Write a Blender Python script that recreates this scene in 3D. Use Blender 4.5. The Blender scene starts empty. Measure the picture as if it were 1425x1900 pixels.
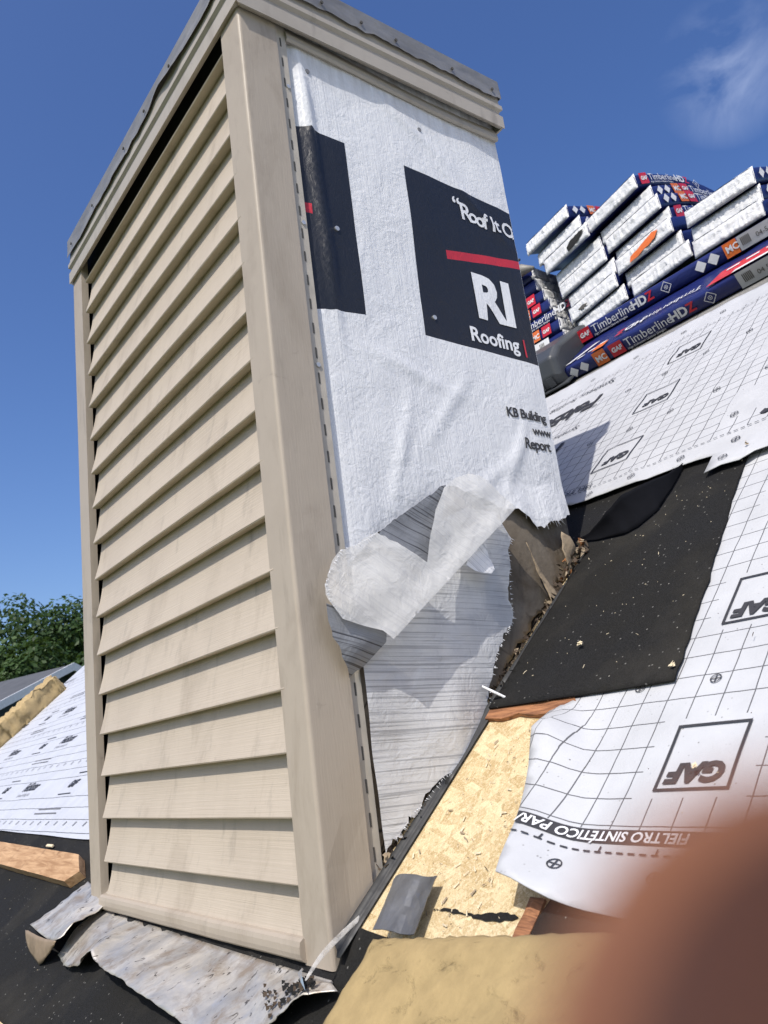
import bpy, bmesh, math, random
from mathutils import Vector, Matrix, noise
from mathutils.geometry import delaunay_2d_cdt
random.seed(7)
S = bpy.context.scene
COL = S.collection
R_ = math.radians

# ---------------------------------------------------------------- camera, sky, sun, exposure
CAM = Vector((-0.6857, -1.1407, 0.3092))
RIGHT = Vector((0.80228, -0.58335, -0.12669))
DOWN = Vector((0.05797, 0.28736, -0.95607))
FWD = Vector((0.59412, 0.75969, 0.26436))
cd = bpy.data.cameras.new('camera')
cam = bpy.data.objects.new('camera', cd)
COL.objects.link(cam)
m = Matrix((RIGHT, -DOWN, -FWD)).transposed().to_4x4()
m.translation = CAM
cam.matrix_world = m
cd.sensor_fit = 'VERTICAL'
cd.sensor_height = 36.0
cd.sensor_width = 27.0
cd.lens = 1505.02 / 1900 * 36.0
cd.clip_start = 0.004
cd.clip_end = 3000
cd.dof.use_dof = True
cd.dof.focus_distance = 1.75
cd.dof.aperture_fstop = 11.5
S.camera = cam

SUN_D = Vector((0.582, 0.286, -0.761)).normalized()
w = bpy.data.worlds.new('World')
S.world = w
w.use_nodes = True
nt = w.node_tree
nt.nodes.clear()
wo = nt.nodes.new('ShaderNodeOutputWorld')
bg = nt.nodes.new('ShaderNodeBackground')
sky = nt.nodes.new('ShaderNodeTexSky')
sky.sky_type = 'NISHITA'
sky.sun_disc = False
sky.sun_elevation = R_(49.5)
sky.sun_rotation = math.atan2(-SUN_D.x, -SUN_D.y)
sky.altitude = 300
sky.air_density = 1.0
sky.dust_density = 2.8
sky.ozone_density = 2.5
bg.inputs['Strength'].default_value = 0.18
# thin wisps of cloud, high up on the right
tc = nt.nodes.new('ShaderNodeTexCoord')
nz = nt.nodes.new('ShaderNodeTexNoise')
nz.inputs['Scale'].default_value = 8.0
nz.inputs['Detail'].default_value = 8.0
nz.inputs['Roughness'].default_value = 0.55
nz.inputs['Distortion'].default_value = 0.6
mp = nt.nodes.new('ShaderNodeMapping')
mp.inputs['Location'].default_value = (2.6, 0.4, 1.9)
nt.links.new(tc.outputs['Generated'], mp.inputs['Vector'])
nt.links.new(mp.outputs['Vector'], nz.inputs['Vector'])
dist = nt.nodes.new('ShaderNodeVectorMath'); dist.operation = 'DISTANCE'
dist.inputs[1].default_value = (0.743, 0.292, 0.602)
nt.links.new(tc.outputs['Generated'], dist.inputs[0])
fall = nt.nodes.new('ShaderNodeMapRange')
fall.inputs['From Min'].default_value = 0.076
fall.inputs['From Max'].default_value = 0.0
nt.links.new(dist.outputs['Value'], fall.inputs['Value'])
cr = nt.nodes.new('ShaderNodeMapRange')
cr.inputs['From Min'].default_value = 0.46
cr.inputs['From Max'].default_value = 0.85
nt.links.new(nz.outputs['Fac'], cr.inputs['Value'])
mul = nt.nodes.new('ShaderNodeMath'); mul.operation = 'MULTIPLY'
nt.links.new(fall.outputs['Result'], mul.inputs[0])
nt.links.new(cr.outputs['Result'], mul.inputs[1])
mix = nt.nodes.new('ShaderNodeMix'); mix.data_type = 'RGBA'
nt.links.new(mul.outputs[0], mix.inputs[0])
hs = nt.nodes.new('ShaderNodeHueSaturation')
hs.inputs['Saturation'].default_value = 1.24
hs.inputs['Hue'].default_value = 0.512
nt.links.new(sky.outputs['Color'], hs.inputs['Color'])
nt.links.new(hs.outputs['Color'], mix.inputs[6])
mix.inputs[7].default_value = (4.3, 4.9, 6.5, 1)
nt.links.new(mix.outputs[2], bg.inputs['Color'])
nt.links.new(bg.outputs[0], wo.inputs['Surface'])

sl = bpy.data.lights.new('sun', 'SUN')
sl.energy = 4.5
sl.angle = R_(0.55)
sl.color = (1.0, 0.945, 0.865)
so = bpy.data.objects.new('sun', sl)
so.rotation_euler = SUN_D.to_track_quat('-Z', 'Y').to_euler()
so.location = (-6, -3, 8)
COL.objects.link(so)
S.view_settings.view_transform = 'Standard'
S.view_settings.look = 'None'
S.view_settings.exposure = -0.08
S.view_settings.gamma = 1.0
S.view_settings.use_curve_mapping = False
S.render.engine = 'CYCLES'
S.cycles.use_denoising = True
S.cycles.max_bounces = 6
S.cycles.diffuse_bounces = 3
S.cycles.transparent_max_bounces = 8

# ---------------------------------------------------------------- material helpers
class NT:
    def __init__(self, name):
        self.m = bpy.data.materials.new(name)
        self.m.use_nodes = True
        self.t = self.m.node_tree
        self.b = self.t.nodes['Principled BSDF']
        self.out = self.t.nodes['Material Output']
    def n(self, typ, ins=None, **props):
        x = self.t.nodes.new('ShaderNode' + typ)
        for k, v in props.items():
            setattr(x, k, v)
        for k, v in (ins or {}).items():
            self.s(x.inputs[k], v)
        return x
    def s(self, sock, v):
        if isinstance(v, bpy.types.NodeSocket):
            self.t.links.new(v, sock)
        else:
            if isinstance(v, tuple) and len(v) == 3 and sock.type == 'RGBA':
                v = (*v, 1)
            sock.default_value = v
    def math(self, op, a, b=0.0, c=0.0):
        x = self.n('Math', operation=op)
        self.s(x.inputs[0], a); self.s(x.inputs[1], b)
        if op in ('MULTIPLY_ADD', 'COMPARE'): self.s(x.inputs[2], c)
        return x.outputs[0]
    def mixc(self, f, a, b, blend='MIX'):
        x = self.n('Mix', data_type='RGBA', blend_type=blend)
        self.s(x.inputs[0], f); self.s(x.inputs[6], a); self.s(x.inputs[7], b)
        return x.outputs[2]
    def obj(self): return self.n('TexCoord').outputs['Object']
    def uv(self): return self.n('TexCoord').outputs['UV']
    def geo(self): return self.n('NewGeometry').outputs['Position']
    def mapv(self, v, scale=(1, 1, 1), rot=(0, 0, 0), loc=(0, 0, 0)):
        if any(rot):    # turn first, then stretch along the turned axes
            r = self.n('Mapping', {'Vector': v}); r.inputs['Rotation'].default_value = rot
            v = r.outputs[0]; rot = (0, 0, 0)
        x = self.n('Mapping', {'Vector': v})
        x.inputs['Scale'].default_value = scale
        x.inputs['Rotation'].default_value = rot
        x.inputs['Location'].default_value = loc
        return x.outputs[0]
    def noise(self, v, scale, detail=4, rough=0.55, dist=0.0):
        x = self.n('TexNoise', {'Vector': v, 'Scale': scale, 'Detail': detail, 'Roughness': rough, 'Distortion': dist})
        return x.outputs['Fac']
    def ramp(self, f, a, b, lo=0.0, hi=1.0):
        x = self.n('MapRange', {'Value': f, 'From Min': a, 'From Max': b, 'To Min': lo, 'To Max': hi})
        return x.outputs['Result']
    def bump(self, h, strength, d=0.002, normal=None):
        x = self.n('Bump', {'Height': h, 'Strength': strength, 'Distance': d})
        if normal is not None: self.s(x.inputs['Normal'], normal)
        self.s(self.b.inputs['Normal'], x.outputs[0])
        return x.outputs[0]
    def base(self, c): self.s(self.b.inputs['Base Color'], c)
    def fin(self, rough=0.6, metal=0.0, spec=0.5):
        self.s(self.b.inputs['Roughness'], rough)
        self.b.inputs['Metallic'].default_value = metal
        self.b.inputs['Specular IOR Level'].default_value = spec
        return self.m

def plain(name, c, rough=0.6, metal=0.0, var=0.25, scale=30.0, bump=0.0, bscale=200.0, spec=0.4):
    k = NT(name)
    f = k.noise(k.geo(), scale, 5)
    d = tuple(x * (1 - var) for x in c)
    e = tuple(min(1, x * (1 + var)) for x in c)
    k.base(k.mixc(f, d, e))
    if bump: k.bump(k.noise(k.geo(), bscale, 4), bump)
    return k.fin(rough, metal, spec)

def vinyl(name, c, grain):
    k = NT(name)
    g = k.geo()
    st = k.noise(g, 5.0, 6, 0.65)
    sp = k.noise(k.mapv(g, (22, 22, 5), loc=(3, 7, 1)), 1.0, 5, 0.6)
    col = k.mixc(k.ramp(st, 0.45, 0.75, 0, 0.35), c, tuple(x * y for x, y in zip(c, (0.72, 0.70, 0.68))))
    col = k.mixc(k.ramp(sp, 0.60, 0.76, 0, 0.55), col, tuple(x * 0.5 for x in c))
    sm = k.noise(k.mapv(g, (9, 9, 3.2), loc=(11, 2, 5)), 1.0, 6, 0.68, 0.6)
    col = k.mixc(k.ramp(sm, 0.54, 0.72, 0, 0.5), col, tuple(x * y for x, y in zip(c, (0.60, 0.57, 0.53))))
    sq = k.noise(k.mapv(g, (14, 14, 14), loc=(1, 9, 2)), 1.0, 7, 0.7, 1.0)
    col = k.mixc(k.ramp(sq, 0.64, 0.72, 0, 0.4), col, tuple(x * 0.45 for x in c))
    k.base(col)
    if grain == 'h':
        gr = k.noise(k.mapv(g, (30, 3.0, 330)), 1.0, 2, 0.5, 0.8)
        k.bump(gr, 0.34, 0.0022)
    elif grain == 'v':
        gr = k.noise(k.mapv(g, (260, 260, 22)), 1.0, 3, 0.5, 0.3)
        gr2 = k.noise(g, 8.0, 2)
        k.bump(k.math('ADD', gr, k.math('MULTIPLY', gr2, 2.0)), 0.28, 0.0016)
    return k.fin(0.5, 0, 0.35)

M = {}
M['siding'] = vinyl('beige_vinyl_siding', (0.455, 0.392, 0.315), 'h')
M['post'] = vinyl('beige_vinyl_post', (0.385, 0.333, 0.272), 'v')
M['fascia'] = vinyl('beige_aluminium', (0.38, 0.345, 0.30), '')
M['flange'] = plain('taupe_vinyl_flange', (0.42, 0.385, 0.33), 0.6)
M['foil'] = plain('bright_foil', (0.8, 0.8, 0.8), 0.25, 0.9)
M['dark'] = plain('black_gap', (0.012, 0.012, 0.012), 0.9)
M['slot'] = plain('slot_dark', (0.07, 0.066, 0.06), 0.8)

def galv(name, c, metal, rough, streak):
    k = NT(name)
    g = k.geo()
    a = k.noise(k.mapv(g, streak), 1.0, 6, 0.6, 0.4)
    b = k.noise(g, 60, 5)
    col = k.mixc(k.ramp(a, 0.3, 0.7), tuple(x * 0.55 for x in c), c)
    col = k.mixc(k.ramp(b, 0.5, 0.8, 0, 0.5), col, tuple(x * 0.6 for x in c))
    k.base(col)
    k.bump(k.noise(g, 30, 3), 0.25, 0.004)
    return k.fin(k.ramp(b, 0.3, 0.8, rough - 0.1, rough + 0.15), metal)
M['cap'] = galv('weathered_cap_metal', (0.30, 0.295, 0.29), 0.35, 0.5, (6, 6, 20))
M['flash'] = galv('dark_step_flashing', (0.035, 0.036, 0.038), 0.15, 0.55, (12, 12, 12))
M['shiny'] = galv('bare_sheet_metal', (0.24, 0.245, 0.25), 0.7, 0.42, (9, 30, 9))

def apron_mat():
    k = NT('stained_galvanised')
    g = k.uv()   # u = along the chimney, v = down the slope, metres
    a = k.noise(k.mapv(g, (12, 7, 1), rot=(0, 0, 0.7)), 1.0, 8, 0.72, 0.3)
    b = k.noise(k.mapv(g, (13, 8, 1), rot=(0, 0, 0.7), loc=(4, 1, 0)), 1.0, 8, 0.74, 0.3)
    c = k.noise(k.mapv(g, (70, 40, 1), rot=(0, 0, 0.4)), 1.0, 6, 0.6, 1.0)
    col = k.mixc(k.ramp(a, 0.35, 0.65), (0.34, 0.335, 0.33), (0.66, 0.615, 0.54))
    col = k.mixc(k.ramp(b, 0.50, 0.62, 0, 0.75), col, (0.25, 0.19, 0.135))
    col = k.mixc(k.ramp(b, 0.30, 0.42, 0.6, 0), col, (0.42, 0.46, 0.54))
    d_ = k.noise(k.mapv(g, (9, 14, 1), loc=(7, 3, 0)), 1.0, 6, 0.65, 0.8)
    col = k.mixc(k.ramp(d_, 0.55, 0.68, 0, 0.65), col, (0.30, 0.24, 0.18))
    col = k.mixc(k.ramp(c, 0.62, 0.65, 0, 0.9), col, (0.06, 0.05, 0.04))
    k.base(col)
    k.bump(k.noise(k.mapv(g, (14, 7, 1), rot=(0, 0, 0.5)), 1.0, 5), 0.35, 0.006)
    return k.fin(k.ramp(b, 0.3, 0.7, 0.30, 0.6), 0.45)
M['apron'] = apron_mat()
M['rustlip'] = plain('brown_stained_metal', (0.25, 0.19, 0.13), 0.6, 0.1, 0.45, 30, 0.3, 40)

def wrap_mat():
    k = NT('white_house_wrap')
    g = k.geo()
    rib = k.noise(k.mapv(g, (230, 0, 2.0)), 1.0, 2, 0.5)
    def ridge(v):
        return k.math('ABSOLUTE', k.math('SUBTRACT', v, 0.5))
    r1 = ridge(k.noise(k.mapv(g, (16, 0, 11), rot=(0, 0.5, 0)), 1.0, 4, 0.55, 0.8))
    r2 = ridge(k.noise(k.mapv(g, (38, 0, 30), rot=(0, -0.6, 0), loc=(3, 0, 8)), 1.0, 4, 0.6, 0.6))
    r3 = k.noise(k.mapv(g, (110, 0, 80)), 1.0, 4, 0.65, 0.8)
    h = k.math('ADD', k.math('MULTIPLY', r1, -2.2), k.math('MULTIPLY', r2, -1.1))
    h = k.math('ADD', h, k.math('MULTIPLY', r3, 0.42))
    h = k.math('ADD', h, k.math('MULTIPLY', rib, 0.42))
    z = k.n('SeparateXYZ', {'Vector': g}).outputs['Z']
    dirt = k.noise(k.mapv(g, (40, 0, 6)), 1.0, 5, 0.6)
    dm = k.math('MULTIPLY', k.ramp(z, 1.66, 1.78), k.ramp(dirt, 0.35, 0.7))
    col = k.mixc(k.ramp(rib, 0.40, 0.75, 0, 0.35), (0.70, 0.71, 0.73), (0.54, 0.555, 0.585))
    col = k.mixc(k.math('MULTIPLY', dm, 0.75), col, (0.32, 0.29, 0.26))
    k.base(col)
    k.bump(h, 0.40, 0.006)
    return k.fin(0.45, 0, 0.35)
M['wrap'] = wrap_mat()

def printed(name, c, rough=0.4):
    k = NT(name)
    g = k.geo()
    sc = k.noise(g, 60, 6, 0.7)
    k.base(k.mixc(k.ramp(sc, 0.66, 0.74, 0, 0.35), c, tuple(min(1, x * 1.5 + 0.04) for x in c)))
    v2 = k.noise(k.mapv(g, (48, 48, 24)), 1.0, 5, 0.65, 1.6)
    k.bump(v2, 0.5, 0.004)
    return k.fin(rough, 0, 0.4)
M['pblack'] = printed('black_print', (0.016, 0.018, 0.024))
M['pred'] = printed('red_print', (0.48, 0.03, 0.045))
M['pwhite'] = printed('white_print', (0.72, 0.73, 0.75))
M['pink'] = plain('grey_ink', (0.035, 0.035, 0.04), 0.6)
M['pinklight'] = plain('faded_ink', (0.16, 0.16, 0.17), 0.6)

def flap_mat(name, base, line, dens, trans, amt, see=0.06):
    k = NT(name)
    g = k.uv()
    x = k.n('SeparateXYZ', {'Vector': g})
    wob = k.noise(k.mapv(g, (5, 14, 1)), 1.0, 3)
    f = k.noise(k.mapv(g, (2.4, dens, 1)), 1.0, 2.5, 0.6, 0.10)
    fine = k.noise(k.mapv(g, (4, 420, 1)), 1.0, 2, 0.5)
    l = k.ramp(f, 0.53, 0.60)
    cl0 = k.noise(k.mapv(g, (20, 20, 1)), 1.0, 4, 0.6, 0.7)
    cl = k.math('MULTIPLY', k.math('ABSOLUTE', k.math('SUBTRACT', cl0, 0.5)), -2.0)
    col = k.mixc(k.math('MULTIPLY', l, amt), base, line)
    col = k.mixc(k.ramp(fine, 0.5, 0.7, 0, 0.22), col, line)
    k.base(col)
    k.bump(k.math('ADD', k.math('MULTIPLY', cl, 1.0), k.math('MULTIPLY', fine, 0.12)), 0.30, 0.008)
    k.fin(0.40, 0, 0.4)
    if trans:
        tr = k.n('BsdfTranslucent', {'Color': (*[min(1, c * 1.0) for c in base], 1)})
        mx = k.n('MixShader', {'Fac': trans, 1: k.b.outputs[0], 2: tr.outputs[0]})
        tp = k.n('BsdfTransparent')
        m2 = k.n('MixShader', {'Fac': k.ramp(cl0, 0.3, 0.7, see * 0.5, see * 1.5), 1: mx.outputs[0], 2: tp.outputs[0]})
        k.s(k.out.inputs['Surface'], m2.outputs[0])
    return k.m
M['flap'] = flap_mat('ribbed_white_film', (0.78, 0.79, 0.81), (0.27, 0.28, 0.31), 300, 0.22, 0.62)
M['fold'] = flap_mat('translucent_white_film', (0.86, 0.855, 0.835), (0.58, 0.59, 0.61), 320, 0.34, 0.4, 0.20)
M['greyback'] = flap_mat('grey_ribbed_film', (0.21, 0.22, 0.24), (0.03, 0.03, 0.035), 190, 0.0, 0.9)

def sheath_mat():
    k = NT('stained_fibreboard')
    g = k.geo()
    a = k.noise(g, 7, 5, 0.6, 0.4)
    b = k.noise(g, 17, 6, 0.65, 0.8)
    c = k.n('TexVoronoi', {'Vector': k.mapv(g, (9, 9, 6)), 'Scale': 1.0}, feature='DISTANCE_TO_EDGE').outputs['Distance']
    z = k.n('SeparateXYZ', {'Vector': g}).outputs['Z']
    col = k.mixc(k.ramp(a, 0.35, 0.65), (0.115, 0.088, 0.06), (0.25, 0.215, 0.17))
    col = k.mixc(k.ramp(b, 0.55, 0.75, 0, 0.8), col, (0.05, 0.038, 0.028))
    col = k.mixc(k.math('MULTIPLY', k.ramp(c, 0.02, 0.0), k.ramp(z, 0.5, 0.35)), col, (0.015, 0.012, 0.01))
    k.base(col)
    k.bump(k.noise(g, 90, 5), 0.4, 0.003)
    return k.fin(0.85)
M['sheath'] = sheath_mat()
M['torn'] = plain('torn_fibre', (0.30, 0.235, 0.16), 0.9, 0, 0.5, 60, 0.5)
M['tornd'] = plain('rotten_fibre', (0.07, 0.05, 0.035), 0.9, 0, 0.6, 60, 0.5)
M['rust'] = plain('dry_leaf_brown', (0.30, 0.13, 0.05), 0.8, 0, 0.5, 90)

def under_mat(name, c, spk):
    k = NT(name)
    g = k.geo()
    fine = k.noise(g, 420, 3, 0.7)
    big = k.noise(g, 6, 4)
    vo = k.n('TexVoronoi', {'Vector': g, 'Scale': 125.0}, feature='F1')
    pick = k.n('SeparateColor', {'Color': vo.outputs['Color']})
    dot = k.math('MULTIPLY', k.ramp(vo.outputs['Distance'], 0.26, 0.16), k.math('GREATER_THAN', pick.outputs[0], 1 - spk * 2.2))
    vo2 = k.n('TexVoronoi', {'Vector': g, 'Scale': 75.0}, feature='F1')
    pick2 = k.n('SeparateColor', {'Color': vo2.outputs['Color']})
    dot2 = k.math('MULTIPLY', k.ramp(vo2.outputs['Distance'], 0.12, 0.07), k.math('GREATER_THAN', pick2.outputs[1], 1 - spk * 1.2))
    col = k.mixc(k.ramp(fine, 0.35, 0.75), tuple(x * 0.5 for x in c), tuple(x * 1.9 for x in c))
    col = k.mixc(k.ramp(big, 0.35, 0.7, 0, 0.5), col, (0.017, 0.0155, 0.012))
    dust = k.noise(k.mapv(g, (3.5, 3.5, 3.5), loc=(4, 4, 1)), 1.0, 6, 0.65)
    col = k.mixc(k.ramp(dust, 0.50, 0.78, 0, 0.35), col, (0.075, 0.068, 0.055))
    col = k.mixc(k.math('MULTIPLY', dot, 0.6), col, (0.25, 0.245, 0.23))
    col = k.mixc(k.math('MULTIPLY', dot2, 0.75), col, (0.42, 0.40, 0.36))
    k.base(col)
    k.bump(k.noise(g, 520, 3, 0.7), 0.7, 0.0025)
    return k.fin(0.85, 0, 0.12)
M['under'] = under_mat('granular_black_underlayment', (0.016, 0.0162, 0.017), 0.035)
M['underback'] = plain('smooth_black_film', (0.006, 0.0065, 0.009), 0.95, spec=0.1)

def felt_mat(name, p, a0, y0, masks, period, awin, colr, ylines=True, wob=0.004, linew=0.022, lines_a=None):
    k = NT(name)
    g = k.uv()      # u = up the slope, v = along the ridge, metres
    wv = k.n('TexNoise', {'Vector': k.mapv(g, (14, 14, 1)), 'Scale': 1.0, 'Detail': 2.0})
    off = k.n('VectorMath', {0: wv.outputs['Color'], 1: (0.5, 0.5, 0.5)}, operation='SUBTRACT')
    sc = k.n('VectorMath', {0: off.outputs[0]}, operation='SCALE'); sc.inputs['Scale'].default_value = wob
    gg = k.n('VectorMath', {0: g, 1: sc.outputs[0]}, operation='ADD').outputs[0]
    s = k.n('SeparateXYZ', {'Vector': gg})
    A, Y = s.outputs['X'], s.outputs['Y']
    def line(v, v0, per, hw):
        t = k.math('FRACT', k.math('DIVIDE', k.math('SUBTRACT', v, v0), per))
        t = k.math('ABSOLUTE', k.math('SUBTRACT', t, 0.5))
        return k.math('GREATER_THAN', t, 0.5 - hw)
    la = line(A, a0, p, linew)
    if ylines: la = k.math('MAXIMUM', la, line(Y, y0, p, linew))
    am = k.math('FLOORED_MODULO', k.math('SUBTRACT', A, awin[0]), period)
    ain = k.math('LESS_THAN', am, awin[1])
    ym = None
    for lo, hi in masks:
        q = k.math('MULTIPLY', k.math('GREATER_THAN', Y, lo), k.math('LESS_THAN', Y, hi))
        ym = q if ym is None else k.math('MAXIMUM', ym, q)
    keep = k.math('SUBTRACT', 1.0, k.math('MULTIPLY', ain, ym))
    la = k.math('MULTIPLY', la, keep)
    if lines_a: # no grid on the selvedge
        la = k.math('MULTIPLY', la, k.math('MULTIPLY', k.math('GREATER_THAN', A, lines_a[0]), k.math('LESS_THAN', A, lines_a[1])))
    sm = k.noise(k.mapv(g, (9, 9, 1)), 1.0, 5, 0.6)
    sp = k.n('TexVoronoi', {'Vector': k.mapv(g, (140, 140, 1)), 'Scale': 1.0}, feature='F1')
    pk = k.n('SeparateColor', {'Color': sp.outputs['Color']})
    cl = k.noise(k.mapv(g, (11, 11, 1), loc=(5, 2, 0)), 1.0, 4)
    dots = k.math('MULTIPLY', k.ramp(sp.outputs['Distance'], 0.22, 0.12), k.math('MULTIPLY', k.math('GREATER_THAN', pk.outputs[0], 0.80), k.ramp(cl, 0.46, 0.62)))
    col = k.mixc(k.ramp(sm, 0.35, 0.7), colr, tuple(x * 0.88 for x in colr))
    col = k.mixc(k.math('MULTIPLY', la, 0.88), col, (0.045, 0.045, 0.05))
    col = k.mixc(k.math('MULTIPLY', dots, 0.75), col, (0.07, 0.06, 0.05))
    k.base(col)
    k.bump(k.math('ADD', k.noise(k.mapv(g, (25, 25, 1)), 1.0, 4), k.math('MULTIPLY', k.noise(k.mapv(g, (400, 400, 1)), 1.0, 1), 0.1)), 0.35, 0.006)
    return k.fin(0.55, 0, 0.35)
FELT = (0.485, 0.495, 0.515)
M['felt_low'] = felt_mat('grid_felt_low', 0.045, 0.468, -0.413, [(-0.585, -0.425), (-1.5, -0.9)], 0.325, (0.287, 0.138), FELT, lines_a=(0.237, 9))
M['felt_up'] = felt_mat('grid_felt_up', 0.0455, 1.338, -0.043, [(0.025, 0.18), (0.40, 1.08), (-0.90, -0.225)], 0.325, (1.382, 0.15), FELT, lines_a=(1.305, 2.28), linew=0.028)
M['felt_far'] = felt_mat('lined_felt_far', 0.0555, 0.25, 0.0, [(0, 100)], 0.335, (0.372, 0.085), (0.50, 0.52, 0.57), ylines=False, linew=0.028)
M['feltback'] = plain('felt_back', (0.5, 0.5, 0.52), 0.6)

def osb_mat():
    k = NT('oriented_strand_board')
    g = k.uv()
    col = None
    cols = []
    for i, (rot, sc) in enumerate(((0.35, (80, 17, 1)), (1.25, (70, 15, 1)), (2.35, (88, 19, 1)))):
        wv = k.n('TexNoise', {'Vector': k.mapv(g, (20, 20, 1), loc=(i, i, 0)), 'Scale': 1.0, 'Detail': 2.0})
        mv = k.n('VectorMath', {0: k.mapv(g, sc, rot=(0, 0, rot), loc=(i * 3.1, i, 0)), 1: k.n('VectorMath', {0: wv.outputs['Color'], 1: (0.35, 0.25, 0)}, operation='MULTIPLY').outputs[0]}, operation='ADD')
        v = k.n('TexVoronoi', {'Vector': mv.outputs[0], 'Scale': 1.0}, feature='F1')
        cols.append(k.n('SeparateColor', {'Color': v.outputs['Color']}))
    t = k.math('GREATER_THAN', cols[2].outputs[1], 0.55)
    tone = k.n('Mix', {0: t, 2: cols[0].outputs[0], 3: cols[1].outputs[0]}).outputs[0]
    fib = k.noise(k.mapv(g, (60, 260, 1), rot=(0, 0, 0.9)), 1.0, 5, 0.7, 0.5)
    fuzz = k.noise(k.mapv(g, (230, 230, 1)), 1.0, 5, 0.75, 1.5)
    chip = k.noise(k.mapv(g, (70, 170, 1), rot=(0, 0, -0.5)), 1.0, 6, 0.75, 2.5)
    big = k.noise(k.mapv(g, (8, 8, 1)), 1.0, 4)
    c = k.mixc(tone, (0.53, 0.38, 0.18), (0.82, 0.675, 0.41))
    c = k.mixc(k.ramp(fib, 0.54, 0.74, 0, 0.6), c, (0.52, 0.33, 0.14))
    c = k.mixc(k.ramp(fuzz, 0.33, 0.46, 0.6, 0), c, (0.36, 0.22, 0.10))
    c = k.mixc(k.ramp(fuzz, 0.50, 0.62, 0, 0.7), c, (0.95, 0.83, 0.58))
    c = k.mixc(k.math('MULTIPLY', k.ramp(chip, 0.60, 0.68), k.ramp(big, 0.45, 0.60, 0.12, 0.9)), c, (0.20, 0.11, 0.045))
    c = k.mixc(k.ramp(chip, 0.42, 0.32, 0, 0.8), c, (0.84, 0.74, 0.54))
    k.base(c)
    k.bump(k.math('ADD', k.math('MULTIPLY', tone, 0.5), k.math('ADD', fib, k.math('MULTIPLY', chip, 2.2))), 0.6, 0.005)
    return k.fin(0.8, 0, 0.25)
M['osb'] = osb_mat()

def wood_mat(name, c1, c2, sc=(60, 6, 60)):
    k = NT(name)
    g = k.geo()
    a = k.noise(k.mapv(g, sc), 1.0, 5, 0.6, 1.0)
    b = k.noise(g, 25, 4)
    c = k.mixc(k.ramp(a, 0.35, 0.65), c1, c2)
    c = k.mixc(k.ramp(b, 0.6, 0.8, 0, 0.7), c, tuple(x * 0.4 for x in c1))
    k.base(c); k.bump(a, 0.5, 0.003)
    return k.fin(0.75)
M['board'] = wood_mat('weathered_board', (0.30, 0.165, 0.075), (0.52, 0.33, 0.18))
M['redwood'] = wood_mat('reddish_wood', (0.13, 0.05, 0.022), (0.38, 0.17, 0.075), (160, 14, 160))
def foam_mat(name, c):
    k = NT(name)
    g = k.geo()
    a = k.noise(g, 28, 6, 0.6)
    b = k.noise(g, 7, 5)
    v = k.n('TexVoronoi', {'Vector': g, 'Scale': 26.0}, feature='SMOOTH_F1').outputs['Distance']
    col = k.mixc(k.ramp(a, 0.3, 0.7), tuple(x * 0.82 for x in c), tuple(x * 1.1 for x in c))
    col = k.mixc(k.ramp(b, 0.56, 0.72, 0, 0.55), col, tuple(x * 0.6 for x in c))
    d = k.noise(k.mapv(g, (34, 22, 34), loc=(5, 1, 2)), 1.0, 5, 0.65, 0.8)
    col = k.mixc(k.ramp(d, 0.66, 0.74, 0, 0.7), col, tuple(x * 0.4 for x in c))
    k.base(col)
    k.bump(k.math('ADD', a, k.math('ADD', k.math('MULTIPLY', v, 0.5), k.math('MULTIPLY', k.ramp(d, 0.60, 0.74), -1.2))), 0.5, 0.008)
    return k.fin(0.9, 0, 0.2)
M['foam'] = foam_mat('yellow_foam', (0.34, 0.252, 0.122))
M['foam2'] = foam_mat('yellow_foam_far', (0.42, 0.315, 0.165))

def shingle_mat():
    k = NT('grey_shingle_granules')
    g = k.geo()
    f = k.noise(g, 260, 3, 0.7)
    b = k.noise(g, 9, 3)
    c = k.mixc(k.ramp(f, 0.3, 0.7), (0.10, 0.10, 0.098), (0.34, 0.33, 0.31))
    k.base(k.mixc(k.ramp(b, 0.4, 0.7, 0, 0.5), c, (0.16, 0.155, 0.145)))
    k.bump(f, 0.8, 0.004)
    return k.fin(0.9)
M['shingle'] = shingle_mat()
def film(name, c, bs=60, st=0.7):
    k = NT(name)
    g = k.geo()
    a = k.noise(k.mapv(g, (bs, bs * 0.35, bs)), 1.0, 5, 0.65, 1.5)
    b = k.noise(g, 14, 3)
    k.base(k.mixc(k.ramp(b, 0.35, 0.7), c, tuple(x * 0.86 for x in c)))
    k.bump(a, st, 0.012)
    return k.fin(0.33, 0, 0.5)
M['film'] = film('white_plastic_film', (0.70, 0.705, 0.71), 34, 0.55)
M['navy'] = film('navy_printed_film', (0.012, 0.020, 0.115), 40, 0.25)
M['bred'] = film('red_printed_film', (0.55, 0.02, 0.035), 40, 0.25)
M['borange'] = film('orange_printed_film', (0.70, 0.16, 0.03), 40, 0.25)
M['bwhite'] = film('white_printed_film', (0.75, 0.75, 0.75), 40, 0.2)
M['bgrey'] = film('grey_label_film', (0.42, 0.43, 0.44), 40, 0.2)
M['plastic'] = plain('dark_grey_plastic', (0.055, 0.06, 0.066), 0.38, 0, 0.15, 20)
M['toolgrey'] = plain('tool_grey', (0.22, 0.21, 0.19), 0.5)
M['teal'] = plain('tool_teal', (0.05, 0.30, 0.29), 0.4)
M['nail'] = plain('bright_nail', (0.62, 0.62, 0.60), 0.35, 0.6)
M['chip'] = plain('pale_wood_chip', (0.66, 0.57, 0.40), 0.8, 0, 0.4, 80)
M['leaf'] = None
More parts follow.
